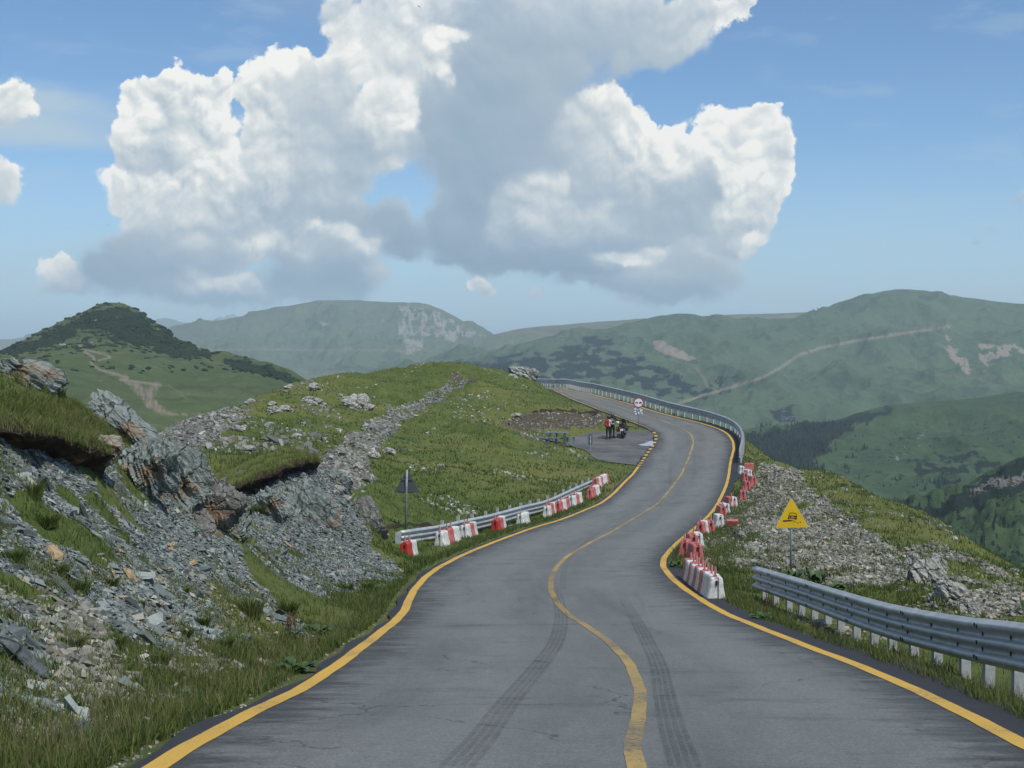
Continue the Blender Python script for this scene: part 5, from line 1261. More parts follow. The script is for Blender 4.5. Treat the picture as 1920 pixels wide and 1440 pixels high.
def rider(px, py, label, yaw, arms, jacket, accents, helmet, H=1.76):
    p = on_road(px, py); z = float(zr(p[1])) - .006; s = H / 1.76
    root = empty('person', (p[0], p[1], z), R(yaw), label, 'person'); root.scale = (s, s, s)
    V = [(0, 0, .96), (0, 0, 1.12), (0, -.01, 1.30), (0, 0, 1.45), (0, .0, 1.53), (0, .02, 1.60), (0, .03, 1.68)]; Rr = [(.155, .115), (.145, .105), (.175, .12), (.15, .10), (.06, .06), (.085, .095), (.085, .10)]
    E = [(0, 1), (1, 2), (2, 3), (3, 4), (4, 5), (5, 6)]
    for sx in (-1, 1):
        k = len(V)
        V += [(sx * .10, 0, .88), (sx * .11, .015, .50), (sx * .12, -.02, .11), (sx * .125, .05, .045), (sx * .13, .17, .035)]
        Rr += [.105, .072, .052, .052, .042]; E += [(0, k), (k, k + 1), (k + 1, k + 2), (k + 2, k + 3), (k + 3, k + 4)]
        sh, el, wr, hd = arms[0 if sx < 0 else 1]
        k = len(V); V += [sh, el, wr, hd]; Rr += [.068, .052, .040, .034]; E += [(3, k), (k, k + 1), (k + 1, k + 2), (k + 2, k + 3)]
        d = (Vector(hd) - Vector(wr)).normalized(); a = d.cross(Vector((0, 0, 1))).normalized() if abs(d.z) < .9 else Vector((0, 1, 0))
        for j, (o_, ln) in enumerate(((-.03, .075), (-.01, .085), (.012, .08), (.03, .065))):
            q = len(V); b0 = Vector(hd) + a * o_ + d * .03; b1 = b0 + d * ln * .5; b2 = b1 + d * ln * .4 + Vector((0, .012, -.012)); V += [tuple(b0), tuple(b1), tuple(b2)]; Rr += [.0105, .010, .009]; E += [(k + 3, q), (q, q + 1), (q + 1, q + 2)]
        q = len(V); b0 = Vector(wr) + (Vector(hd) - Vector(wr)) * .5 + a * (-.04 * sx); b1 = b0 + a * (-.03 * sx) + d * .035; V += [tuple(b0), tuple(b1)]; Rr += [.012, .010]; E += [(k + 3, q), (q, q + 1)]
    tr = simple('black_riding_trousers', (0.010, 0.010, 0.011), .8); sk = simple('skin', (.42, .26, .19), .6)
    def mf(c):
        if c.z > 1.535: return 2
        if c.z > 1.0 or abs(c.x) > .21: return accents(c)
        return 0
    body = skin_body('body', V, E, Rr, [tr, jacket, sk] + EXTRA, mf, root)
    m = MB()
    for sx in (-1, 1): m.box((sx * .125, .05, .045), (.11, .30, .09), taper=.85); m.tube([(sx * .122, -.02, .08), (sx * .12, -.02, .26)], .062, 10)
    m.build('boots', simple('black_boots', (.012, .012, .012), .6), body)
    if helmet:
        m = MB(); m.ellip((0, .02, 1.655), (.135, .155, .145), n=18, m=12); h = m.build('helmet', helmet, root)
        m = MB(); m.ellip((0, .085, 1.65), (.11, .10, .055), n=16, m=8); m.build('visor', simple('dark_visor', (.01, .01, .012), .1), h)
    else:
        m = MB(); m.ellip((0, .0, 1.665), (.102, .115, .118), n=16, m=10); m.build('hair', simple('dark_hair', (.015, .011, .009), .8), root)
        m = MB(); m.ellip((0, .128, 1.63), (.012, .018, .02)); 
        for sx in (-1, 1): m.ellip((sx * .035, .112, 1.655), (.014, .01, .008), mi=1); m.ellip((sx * .096, .02, 1.64), (.012, .025, .035))
        m.ellip((0, .112, 1.585), (.026, .008, .006), mi=2); m.build('face', [sk, M_BLACK, simple('lips', (.35, .13, .11), .6)], root)
    return root
EXTRA = [simple('white_jacket_panel', (.72, .72, .72), .7), simple('red_jacket_panel', (.50, .015, .03), .7), simple('grey_jacket_panel', (.35, .37, .39), .7)]
blk = simple('black_riding_jacket', (.014, .015, .017), .75); 
rider(1140.5, 823.5, 'person in black trousers and a red and white jacket beside the helmeted rider', 12,
      [((-.20, 0, 1.42), (-.27, .02, 1.17), (-.20, .15, 1.02), (-.16, .19, .99)), ((.20, 0, 1.42), (.26, .06, 1.18), (.16, .22, 1.12), (.12, .26, 1.12))], EXTRA[1],
      lambda c: 3 if (c.x > .06 and c.y < .09) or (c.x > .17) else (1 if c.x > -.19 else 1), None, 1.66)
rider(1148, 821.5, 'tall person in black jacket and helmet, arm reaching out towards the motorcycle', -25,
      [((-.20, 0, 1.43), (-.26, .05, 1.18), (-.14, .20, 1.10), (-.10, .24, 1.10)), ((.20, .0, 1.43), (.38, .08, 1.24), (.60, .14, 1.28), (.65, .15, 1.29))], blk,
      lambda c: 5 if (abs(c.x) < .12 and 1.22 < c.z < 1.42) else (3 if (1.02 < c.z < 1.06 and abs(c.x) < .15) else 1), simple('dark_grey_helmet', (.08, .09, .10), .3), 1.80)
def held_helmet():
    q = at(1158, 792.5, 101.2)
    r = empty('helmet', (q[0], q[1], q[2]), 0, 'round white helmet held out between the person and the motorcycle', 'helmet')
    m = MB(); m.ellip((0, 0, 0), (.125, .145, .125), n=18, m=12); m.build('shell', M_WHITES, r)
    m = MB(); m.ellip((.0, .06, -.01), (.10, .10, .05), n=14, m=8); m.build('visor', M_BLACK, r)
held_helmet()

# ------------------------------------------------------------------ far vehicles on the hill and birds
def hill_point(px, py):
    d = (HG['px'] - px) ** 2 + (HG['py'] - py) ** 2; d = np.where((HG['Y'] < 1400), d, 1e9); i = np.unravel_index(d.argmin(), d.shape)
    return np.array([HG['X'][i], HG['Y'][i], HG['Z'][i]])
def far_vehicle(px, py, wpx, hpx, col, name, cat, label, roof=None):
    p = hill_point(px, py); k = p[1] / F; L_ = wpx * k; H_ = hpx * k
    r = empty(name, p, R(3), label, cat); pm = simple(name + '_paint', col, .4); wd = L_ * .42
    m = MB(); m.prism([(-L_ / 2, .3), (L_ / 2, .3), (L_ / 2, H_ * .55), (L_ * .30, H_ * .6), (L_ * .20, H_), (-L_ * .42, H_), (-L_ / 2, H_ * .6)], -wd / 2, wd / 2); b = m.build('body', pm, r)
    m = MB(); m.prism([(L_ * .26, H_ * .62), (L_ * .17, H_ * .92), (-L_ * .38, H_ * .92), (-L_ * .42, H_ * .62)], -wd / 2 - .02, wd / 2 + .02); m.build('window', M_BLACK, b)
    for x in (-L_ * .3, L_ * .3):
        for y in (-wd / 2, wd / 2):
            m = MB(); m.torus((x, y, .34), .24, .11, 14, 6, rot=Matrix.Rotation(math.pi / 2, 3, 'Z')); m.build('wheel', M_DARK, r)
far_vehicle(118, 648, 11, 4.6, (.65, .67, .68), 'parked_van', 'van', 'white van with a dark side, leftmost vehicle on the far left hill')
far_vehicle(149, 643.5, 10, 4.4, (.75, .77, .76), 'parked_camper', 'camper van', 'tiny bright white camper parked on the left hill above the dirt track')
far_vehicle(165, 644.5, 8, 4.6, (.18, .08, .09), 'parked_car', 'car', 'tiny dark red car parked on the left hill beside a white one')
far_vehicle(171.5, 645, 4.6, 4.6, (.6, .62, .6), 'parked_car', 'car', 'tiny white car end-on at the right of the parked group on the left hill')
def bird(px, py, D, span, bank, label):
    p = at(px, py, D); r = empty('bird', p, R(40), label, 'bird'); r.rotation_euler = (R(10), R(bank), R(35)); mt = simple('dark_feathers', (.03, .03, .035), .9)
    m = MB(); s = span
    m.tube([(0, -.30 * s, 0), (0, -.12 * s, .0), (0, .08 * s, .01), (0, .20 * s, .02), (0, .27 * s, .02)], [.015 * s, .05 * s, .06 * s, .035 * s, .008 * s], 8)
    for sg in (-1, 1):
        V = [(sg * .03 * s, .10 * s, .02 * s), (sg * .25 * s, .13 * s, .10 * s), (sg * .52 * s, .0, .04 * s), (sg * .25 * s, -.04 * s, .09 * s), (sg * .03 * s, -.08 * s, .01 * s)]
        m.add(V + [(a, b, c - .012 * s) for a, b, c in V], [(0, 1, 2, 3, 4), (9, 8, 7, 6, 5)] + [(i, (i + 1) % 5, (i + 1) % 5 + 5, i + 5) for i in range(5)])
    m.add([(0, -.22 * s, .01), (.07 * s, -.38 * s, .0), (-.07 * s, -.38 * s, .0), (0, -.22 * s, -.01)], [(0, 1, 2), (3, 2, 1)])
    m.build('body', mt, r)
bird(785, 12, 150, .55, 20, 'small dark bird gliding high against the grey middle cloud')
bird(201, 422, 160, .34, -15, 'tiny dark bird below the left cloud bank')
# ------------------------------------------------------------------ rocks
def rock_material(name, ramp_, rust=0.0, strata=(0.3, 0.25, 0.92), sc=1.0):
    m, t, b = mat(name); c = objco(t)
    w = t.vec('ADD', c, t.scale(t.noise(c, 1.3 * sc, 4, 0.6, color=True), 0.35))
    d = t.vec('DOT_PRODUCT', w, strata)
    lay = t.noise(t.comb(t.math('MULTIPLY', d, 7.0), t.math('MULTIPLY', t.sep(w)[0], 0.8), t.math('MULTIPLY', t.sep(w)[1], 0.8)), 1.6 * sc, 6, 0.65)
    n = t.noise(c, 9 * sc, 6, 0.7); f = t.math('MULTIPLY_ADD', lay, 0.6, t.math('MULTIPLY', n, 0.4))
    col = t.ramp(f, [(0.30, ramp_[0]), (0.46, ramp_[1]), (0.56, ramp_[2]), (0.70, ramp_[3])])
    if rust:
        rr = t.sstep(t.noise(c, 1.1 * sc, 5, 0.6), 0.60 - rust * 0.2, 0.72 - rust * 0.2)
        col = t.mix(t.math('MULTIPLY', rr, 0.8), col, t.ramp(f, [(0.3, (.10, .055, .03)), (0.5, (.24, .15, .08)), (0.7, (.36, .26, .16))]))
    cv = t.sstep(t.voro(w, 1.6 * sc, 'DISTANCE_TO_EDGE'), 0.03, 0.0)
    col = t.mix(t.math('MULTIPLY', cv, 0.7), col, (.02, .02, .018, 1))
    t.put(b.inputs['Base Color'], col); b.inputs['Roughness'].default_value = .85; b.inputs['Specular IOR Level'].default_value = .3
    bump(t, b, t.math('MULTIPLY_ADD', lay, 1.6, t.math('SUBTRACT', n, cv)), .8, .06 / sc)
    return m
RM_TEAL = rock_material('blue_grey_schist', [(.07, .08, .076), (.16, .19, .178), (.25, .29, .27), (.37, .40, .37)], 0.34)
RM_BROWN = rock_material('rusty_schist', [(.06, .055, .048), (.15, .15, .14), (.24, .24, .225), (.34, .33, .31)], 0.5)
RM_PALE = rock_material('lichened_pale_rock', [(.10, .10, .09), (.27, .275, .25), (.43, .435, .40), (.58, .58, .54)], 0.1)
RM_DARK = rock_material('dark_slate_slab', [(.05, .058, .062), (.085, .10, .105), (.12, .14, .145), (.20, .22, .22)], 0.0)
RM_TAN = rock_material('tan_rock', [(.13, .12, .095), (.28, .25, .20), (.40, .36, .29), (.52, .48, .40)], 0.25)
def ico(sub):
    bm = bmesh.new(); bmesh.ops.create_icosphere(bm, subdivisions=sub, radius=1.0)
    V = np.array([v.co[:] for v in bm.verts]); Fc = np.array([[v.index for v in f.verts] for f in bm.faces]); bm.free(); return V, Fc
ICO = {k: ico(k) for k in (2, 3, 4, 5, 6)}
def rock_shape(seed, size, sub=4, planes=14, cut=.72, strata=(0.35, 0.2, 0.9), lay=.10, rough=.06, blocky=0.0):
    r = np.random.default_rng(seed); V, Fc = ICO[sub]; V = V.copy()
    for _ in range(planes):
        n = r.normal(size=3); n /= np.linalg.norm(n); d = r.uniform(cut - .16, cut + .14)
        k = V @ n - d; V = V - np.maximum(k, 0)[:, None] * n * .96
    V = V * (np.array(size) / 2) / np.abs(V).max(0)
    S = np.array(strata) / np.linalg.norm(strata); ref = max(min(size), .05) / 2
    mean = float(np.mean(size)) / 2
    u = V @ S; o1 = V @ np.cross(S, [0, 1, 0]); o2 = V @ np.cross(S, [1, 0, 0])
    nd = V / np.linalg.norm(V / np.array(size), axis=1)[:, None]; nd /= np.linalg.norm(nd, axis=1)[:, None]
    fr = 5.0 / mean
    l = ridged(u * fr + .6 * fbm(o1 * fr * .3, o2 * fr * .3, 3, seed), o1 * fr * .16 + o2 * fr * .11, 4, seed, .55)
    a = fbm(u * fr * .5 + 3, o1 * fr * .5, 4, seed + 3) + fbm(o2 * fr * .5 + 7, u * fr * .5, 4, seed + 4)
    V = V + nd * ((l - .6) * lay + a * rough)[:, None] * mean
    return V, Fc
def rock(name, pos, size, seed, material, label, cat='rock', rot=(0, 0, 0), group=None, **kw):
    V, Fc = rock_shape(seed, size, **kw)
    me = np_mesh(name, V, Fc, material, smooth_=False)
    o = link(name, me, None, label, cat, group); o.location = Vector([float(v) for v in pos]); o.rotation_euler = [R(a) for a in rot]; return o
def rock_at(name, px, py, wpx, hpx, seed, material, label, depth=.8, sink=.35, D=None, cat='rock', rot=(0, 0, 0), group=None, **kw):
    """px,py: lower middle of the rock in the photograph"""
    p = hit(px, py) if D is None else at(px, py, D); k = p[1] / F; w = wpx * k; h = hpx * k
    sz = (w, max(w, h) * depth, h * (1 + sink))
    return rock(name, (p[0], p[1] + sz[1] * .25, p[2] + h / 2 - h * sink / 2), sz, seed, material, label, cat, rot, group, **kw)
# bluffs of schist along the cut on the left
rk_ = rock_at
GO = 'schist outcrops along the road cutting'
rk_('rock_outcrop', 28, 738, 175, 72, 101, RM_TEAL, 'smooth blue-grey rock hump on the skyline at the left edge of the photo', D=23.0, depth=.6, sub=6, strata=(.5, .3, .8), cat='rock outcrop', group=GO, planes=12, lay=.05)
rk_('rock_outcrop', 82, 705, 40, 26, 102, RM_TEAL, 'small rock block lying on the skyline just right of the topmost hump', D=25, depth=.7, sub=5, cat='rock outcrop', group=GO)
rk_('rock_outcrop', 228, 826, 210, 58, 103, RM_TEAL, 'long blue-grey slab running down the skyline above the overhanging turf', D=25.8, depth=.5, rot=(0, 42, 0), sub=6, strata=(.2, .2, .95), cat='rock outcrop', group=GO, planes=8, lay=.06, sink=.2)
rk_('rock_outcrop', 203, 858, 62, 48, 104, RM_TAN, 'tan faced block right beside the overhanging turf edge', D=20.3, depth=.8, rot=(0, 8, 10), sub=5, cat='rock outcrop', group=GO)
rk_('rock_outcrop', 272, 912, 130, 86, 105, RM_TEAL, 'folded grey rock below the end of the long skyline slab', D=22, depth=.7, rot=(0, 32, 0), sub=6, strata=(.6, .1, .7), cat='rock outcrop', group=GO, lay=.14)
rk_('rock_outcrop', 326, 948, 140, 112, 106, RM_TEAL, 'cracked teal rock in the middle of the cutting ridge with an orange flake', D=24.6, depth=.7, rot=(0, 36, 5), sub=6, strata=(.5, .1, .8), cat='rock outcrop', group=GO, lay=.14)
rk_('rock_outcrop', 376, 1000, 125, 125, 107, RM_BROWN, 'rust-stained brown rock on the nose of the near cutting', D=26.2, depth=.7, rot=(0, 40, 0), sub=6, strata=(.7, .1, .6), cat='rock outcrop', group=GO, lay=.15)
rk_('rock_outcrop', 412, 1050, 95, 115, 108, RM_TEAL, 'lowest dark teal rock at the foot of the near cutting nose', D=27.2, depth=.7, rot=(0, 48, 0), sub=6, strata=(.7, .1, .6), cat='rock outcrop', group=GO, lay=.14)
rk_('rock_outcrop', 566, 1040, 160, 135, 109, RM_TEAL, 'wavy grey folded rock in the middle of the second cutting', D=38.0, depth=.5, rot=(0, 20, 0), sub=6, strata=(.8, .1, .5), cat='rock outcrop', group=GO, lay=.13)
rk_('rock_outcrop', 652, 1045, 120, 130, 110, RM_BROWN, 'leaning brown and orange slab at the right end of the second cutting', D=40.8, depth=.5, rot=(0, 52, 0), sub=6, strata=(.15, .2, .95), cat='rock outcrop', group=GO, lay=.10, planes=10)
rk_('rock_outcrop', 620, 925, 80, 45, 111, RM_TEAL, 'grey rock just under the dark turf lip of the second cutting', D=41, depth=.5, rot=(0, 35, 0), sub=5, strata=(.3, .2, .9), cat='rock outcrop', group=GO, lay=.13)
rk_('stone_slab', 48, 1252, 150, 26, 112, RM_DARK, 'long dark slate slab lying on the scree at the lower left edge', D=11.8, depth=.30, rot=(0, 43, 8), sub=5, planes=8, cat='rock slab', lay=.05, rough=.03, sink=.2)
rk_('rock_outcrop', 345, 1030, 90, 95, 113, RM_BROWN, 'broken rock with ochre faces low in the middle of the near cutting', D=24.6, depth=.6, rot=(0, 40, 12), sub=6, strata=(.6, .1, .7), cat='rock outcrop', group=GO, lay=.15)
rk_('rock_outcrop', 505, 965, 80, 60, 114, RM_TEAL, 'small grey crag at the left end of the second cutting', D=36.5, depth=.6, rot=(0, 20, 0), sub=5, strata=(.6, .1, .6), cat='rock outcrop', group=GO, lay=.13)
# overhanging turf with the dark soil under it
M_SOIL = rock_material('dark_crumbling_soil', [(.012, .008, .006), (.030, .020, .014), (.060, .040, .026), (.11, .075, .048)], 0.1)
def turf_ledge(pts, hgt_, out, label, seed):
    P = spline([tuple(at(*p)) for p in pts], 0.08); n = len(P); T = np.gradient(P, axis=0); T[:, 2] = 0; T /= np.linalg.norm(T, axis=1)[:, None]
    N = np.stack([T[:, 1], -T[:, 0], 0 * T[:, 0]], -1)
    if N[:, 1].mean() > 0: N = -N
    s = np.r_[0, np.cumsum(np.linalg.norm(np.diff(P, axis=0), axis=1))]; env = smooth(s, 0, .5) * smooth(s[-1] - s, 0, .5)
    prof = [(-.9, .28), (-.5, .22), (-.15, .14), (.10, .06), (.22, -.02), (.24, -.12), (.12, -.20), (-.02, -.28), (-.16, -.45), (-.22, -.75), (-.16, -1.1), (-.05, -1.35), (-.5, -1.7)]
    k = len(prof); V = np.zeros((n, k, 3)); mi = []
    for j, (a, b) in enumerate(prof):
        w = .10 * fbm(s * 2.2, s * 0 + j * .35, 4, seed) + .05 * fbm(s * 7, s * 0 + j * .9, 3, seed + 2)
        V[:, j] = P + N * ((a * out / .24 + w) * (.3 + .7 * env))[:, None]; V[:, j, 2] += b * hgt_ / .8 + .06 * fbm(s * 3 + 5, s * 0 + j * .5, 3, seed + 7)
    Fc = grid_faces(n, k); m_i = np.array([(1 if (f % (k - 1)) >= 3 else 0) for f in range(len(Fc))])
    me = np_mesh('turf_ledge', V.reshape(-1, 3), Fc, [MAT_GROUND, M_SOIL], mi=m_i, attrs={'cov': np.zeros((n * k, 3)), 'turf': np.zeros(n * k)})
    o = link('turf_ledge', me, None, label, 'turf ledge'); return V[:, :5].reshape(-1, 3)
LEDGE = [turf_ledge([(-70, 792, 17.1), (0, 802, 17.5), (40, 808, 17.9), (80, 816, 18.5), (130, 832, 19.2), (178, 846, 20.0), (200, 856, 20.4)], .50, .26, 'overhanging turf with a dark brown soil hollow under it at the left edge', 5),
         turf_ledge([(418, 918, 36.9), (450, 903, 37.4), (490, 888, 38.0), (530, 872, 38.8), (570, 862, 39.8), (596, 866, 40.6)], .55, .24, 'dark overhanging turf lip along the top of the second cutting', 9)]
# boulders on the knoll
GB = 'pale boulders on the green knoll'
for (px, py, w, h, s_, lab) in [
    (664, 767, 56, 34, 201, 'largest domed boulder on the green knoll'), (690, 768, 24, 12, 202, 'low rock touching the right foot of the largest domed boulder'),
    (541, 729, 26, 9, 203, 'flat rock on the knoll skyline at its left shoulder'), (588, 733, 30, 17, 204, 'small jagged rock pile on the knoll just under its skyline'),
    (584, 755, 38, 12, 205, 'flat rock left of the largest domed boulder'), (536, 771, 32, 11, 206, 'flat rock in the middle of the left knoll slope'), (514, 776, 26, 15, 207, 'rock at the left end of the mid-slope row on the knoll'),
    (511, 761, 18, 9, 208, 'little rock above the mid-slope row on the knoll'), (468, 758, 24, 10, 209, 'grey rock on the left knoll slope near the stony edge'), (607, 762, 14, 6, 210, 'small flat stone between the flat rock and the domed boulder'),
    (463, 846, 32, 10, 211, 'pale low rock in the grass behind the near cutting'), (671, 885, 24, 18, 212, 'rounded rock above the second cutting beside the stony gully'),
    (642, 905, 34, 26, 213, 'square boulder at the foot of the stony gully'), (632, 925, 30, 16, 214, 'dark rock below the square boulder at the gully foot'), (650, 941, 20, 12, 215, 'slanting rock behind the brow of the second cutting'),
    (678, 924, 11, 5, 216, 'small lone stone right of the gully foot'), (700, 858, 30, 11, 217, 'low rock strip in the grass right of the gully, left one'), (728, 852, 28, 12, 218, 'low rock strip in the grass right of the gully, right one'),
    (446, 808, 26, 11, 219, 'pale rock on the stony left slope of the knoll'), (420, 786, 22, 10, 220, 'pale rock on the stony skyline of the left slope'), (505, 800, 20, 8, 221, 'pale rock low on the left knoll slope'), (638, 744, 13, 6, 225, 'small stone above the largest domed boulder'),
    (968, 782, 22, 6, 222, 'white flat stone above the dirt bank near the lay-by'), (1121, 783, 12, 6, 223, 'white-topped stone on the dirt bank behind the riders'), (852, 776, 9, 4, 224, 'tiny white stone in the grass below the knoll top')]:
    rk_('boulder', px, py, w, h, s_, RM_PALE, lab, sub=4, rot=(0, random.uniform(-6, 6), random.uniform(0, 60)), group=GB, cat='boulder', strata=(.2, .3, .92), lay=.14, depth=.7)
rk_('boulder', 986, 712, 62, 24, 230, RM_PALE, 'dark and pale crag on the knoll crest where the far guardrail ends', D=133, sub=5, rot=(0, 14, 0), cat='boulder', strata=(.35, .2, .92), lay=.2, depth=.5)
rk_('boulder', 960, 713, 26, 12, 231, RM_PALE, 'white block at the left foot of the crest crag', D=131.5, sub=4, cat='boulder', depth=.6)
# right-hand slope
GW = 'white rocks on the right slope'
for (px, py, w, h, ry, s_, lab) in [(1745, 1100, 90, 48, 38, 240, 'biggest white rock face above the right guardrail'), (1785, 1128, 80, 38, 30, 241, 'white rock continuing down right of the biggest one'), (1768, 1062, 46, 12, 50, 242, 'narrow white rock rib at the top right of the white outcrop'),
                                (1822, 1150, 46, 24, 20, 243, 'lowest white rock touching the top of the right guardrail'), (1838, 1130, 20, 9, 0, 244, 'small white stone right of the lowest white rock'), (1715, 1062, 34, 22, 40, 245, 'upper left white rock of the outcrop'), (1893, 1136, 26, 9, 0, 246, 'pale stone in the grass at the right edge of the photo')]:
    rk_('boulder', px, py, w, h, s_, RM_PALE, lab, sub=5, rot=(0, ry, 0), group=GW, cat='boulder', depth=.5, lay=.13, strata=(.3, .2, .9), sink=.5)
rk_('boulder', 1462, 886, 20, 12, 250, RM_TAN, 'tan stone on top of the rubble heap', sub=4, cat='boulder')
rk_('boulder', 1392, 1012, 18, 15, 251, RM_TAN, 'tan block on the near side of the rubble heap', sub=4, cat='boulder')
rk_('boulder', 1472, 1005, 22, 18, 252, RM_PALE, 'squarish grey stone in the rubble left of the yellow sign', sub=4, cat='boulder')
rk_('boulder', 1381, 1012, 8, 22, 253, RM_DARK, 'dark upright slab beside the tan block in the rubble', sub=3, cat='boulder')
rk_('boulder', 265, 1362, 34, 17, 254, RM_PALE, 'white stone in the grass near the lower left road edge', sub=4, cat='boulder')
rk_('boulder', 1790, 1014, 14, 9, 255, RM_PALE, 'white stone on the skyline of the right slope', sub=3, cat='boulder')

# ------------------------------------------------------------------ scree and rubble (uncountable)
def shard_material(name, stops):
    m, t, b = mat(name); c = objco(t); tn = attr(t, 'tone').outputs['Fac']; n = t.noise(c, 18, 4, .7)
    f = t.math('MULTIPLY_ADD', t.math('SUBTRACT', n, .5), .5, tn)
    t.put(b.inputs['Base Color'], t.ramp(f, stops)); b.inputs['Roughness'].default_value = .78; b.inputs['Specular IOR Level'].default_value = .4
    bump(t, b, n, .4, .01); return m
MS_SLATE = shard_material('slate_shards', [(0, (.045, .052, .049)), (.35, (.105, .126, .122)), (.6, (.175, .207, .20)), (.82, (.30, .335, .32)), (.90, (.38, .39, .35)), (.93, (.24, .16, .09)), (1, (.38, .27, .15))])
MS_RUB = shard_material('rubble_stones', [(0, (.07, .072, .055)), (.35, (.15, .152, .125)), (.65, (.255, .255, .21)), (.92, (.46, .45, .39)), (1, (.34, .25, .16))])
MS_PALE = shard_material('pale_stones', [(0, (.12, .12, .105)), (.4, (.25, .255, .235)), (.75, (.40, .40, .37)), (1, (.55, .54, .50))])
MS_TAN = shard_material('tan_grey_stones', [(0, (.08, .078, .06)), (.4, (.18, .178, .145)), (.75, (.30, .29, .245)), (1, (.46, .44, .37))])
MS_GUL = shard_material('gully_stones', [(0, (.07, .072, .06)), (.4, (.15, .155, .135)), (.75, (.26, .26, .235)), (1, (.42, .41, .38))])
def scatter(name, pos, size, flat, material, dip=(0.3, 0.2), elong=1.7, seed=1, dipj=.35, sink=.25):
    r = np.random.default_rng(seed); n = len(pos)
    base = np.array([(-1, -1, -1), (1, -1, -1), (1, 1, -1), (-1, 1, -1), (-1, -1, 1), (1, -1, 1), (1, 1, 1), (-1, 1, 1)], float) * .5
    V = base[None] + r.uniform(-.22, .22, (n, 8, 3)); V[:, 4:, :2] *= r.uniform(.45, .95, (n, 1, 1))
    el = r.uniform(.8, elong, n); fl = flat * r.uniform(.6, 1.5, n)
    V *= np.stack([size * el, size / np.sqrt(el) * r.uniform(.7, 1.1, n), size * fl], -1)[:, None, :]
    yaw = r.normal(0, .75, n) + dip[2] if len(dip) > 2 else r.uniform(0, 6.28, n)
    c, s = np.cos(yaw), np.sin(yaw); x = V[..., 0] * c[:, None] - V[..., 1] * s[:, None]; y = V[..., 0] * s[:, None] + V[..., 1] * c[:, None]; z = V[..., 2]
    ax = dip[0] + r.normal(0, dipj, n); ay = dip[1] + r.normal(0, dipj, n)
    y, z = y * np.cos(ax)[:, None] - z * np.sin(ax)[:, None], y * np.sin(ax)[:, None] + z * np.cos(ax)[:, None]
    x, z = x * np.cos(ay)[:, None] + z * np.sin(ay)[:, None], -x * np.sin(ay)[:, None] + z * np.cos(ay)[:, None]
    P = np.stack([x, y, z], -1) + pos[:, None, :]; P[..., 2] += (size * fl * (0.5 - sink))[:, None]
    q = np.array([(3, 2, 1, 0), (4, 5, 6, 7), (0, 1, 5, 4), (1, 2, 6, 5), (2, 3, 7, 6), (3, 0, 4, 7)])
    Fc = (np.arange(n)[:, None, None] * 8 + q[None]).reshape(-1, 4)
    tone = np.repeat(np.clip(r.beta(2.2, 2.6, n) + (r.random(n) < .03) * .6, 0, 1), 8)
    me = np_mesh(name, P.reshape(-1, 3), Fc, material, smooth_=False, attrs={'tone': tone}); link(name, me, kind='stuff')
def pick(w, n, seed):
    """n random ground points with weight w on the ground grid, roughly even in the picture"""
    r = np.random.default_rng(seed); w = (w * ((G['px'] > -220) & (G['px'] < 2200) & (G['py'] < 1560))).ravel(); w = w / w.sum(); i = r.choice(len(w), n, p=w)
    nc = G['X'].shape[1]; row, col = i // nc, i % nc; row = np.clip(row, 0, G['X'].shape[0] - 2); col = np.clip(col, 0, nc - 2)
    a, b = r.random(n), r.random(n)
    def g(k):
        A = G[k]; return A[row, col] * (1 - a) * (1 - b) + A[row + 1, col] * a * (1 - b) + A[row, col + 1] * (1 - a) * b + A[row + 1, col + 1] * a * b
    return np.stack([g('X'), g('Y'), g('Z')], -1), g
def soften(w): return np.where(w > .45, w, 0.0)
Yg, rdg = G['Y'], G['rd']
p, g = pick(soften(G['rk']) * (Yg < 50), 120000, 1); r_ = np.random.default_rng(2)
scatter('slate_scree', p, np.minimum(r_.gamma(2.0, .010, len(p)) + .018, .10) * (.7 + .3 * p[:, 1] / 20), .26, MS_SLATE, dip=(-.15, .5, .5), elong=2.4, seed=3)
p, g = pick(((G['rk'] > .2) & (G['rk'] < .6) | (G['rk'] > .2)) * (Yg < 46) * (rdg > .7), 900, 5); r_ = np.random.default_rng(6)
scatter('slate_scree', p, np.minimum(r_.gamma(3, .025, len(p)) + .05, .22), .28, MS_SLATE, dip=(-.15, .45, .5), elong=2.0, seed=7, sink=.15)
low = (Yg < 26) * (G['px'] < 520) * (G['py'] > 1080) * (rdg > 1.0)
p, g = pick(low * (fbm(G['X'] * .8, Yg * .8, 3, 66) > -.05), 3800, 8); r_ = np.random.default_rng(9)
scatter('loose_stones', p, np.minimum(r_.gamma(2, .014, len(p)) + .02, .12), .45, MS_TAN, dip=(-.1, .3, .5), elong=1.6, seed=10)
# the light-coloured tumbled blocks at the lower left
bl = poly_soft(G['px'], G['py'], [(90, 1150), (160, 1130), (230, 1240), (250, 1310), (180, 1330), (110, 1280), (60, 1180)], 14) * (Yg < 16)
p, g = pick(bl, 900, 12); r_ = np.random.default_rng(13)
scatter('tumbled_blocks', p, np.minimum(r_.gamma(3.0, .014, len(p)) + .03, .13), .5, MS_TAN, dip=(-.1, .35, .5), elong=1.8, seed=14, sink=.1)
p, g = pick(soften(G['hp']) * (Yg > 22), 80000, 20); r_ = np.random.default_rng(21)
scatter('rubble_heap', p, np.minimum(r_.gamma(2.2, .017, len(p)) + .03, .16) * (.6 + .4 * p[:, 1] / 45), .45, MS_RUB, dip=(0, .3), elong=1.8, seed=22)
p, g = pick((G['px'] > 1380) * (Yg > 22) * (Yg < 100) * (rdg > 1.2) * (fbm(G['X'] / 4, Yg / 4, 3, 61) > -.1), 6000, 24); r_ = np.random.default_rng(25)
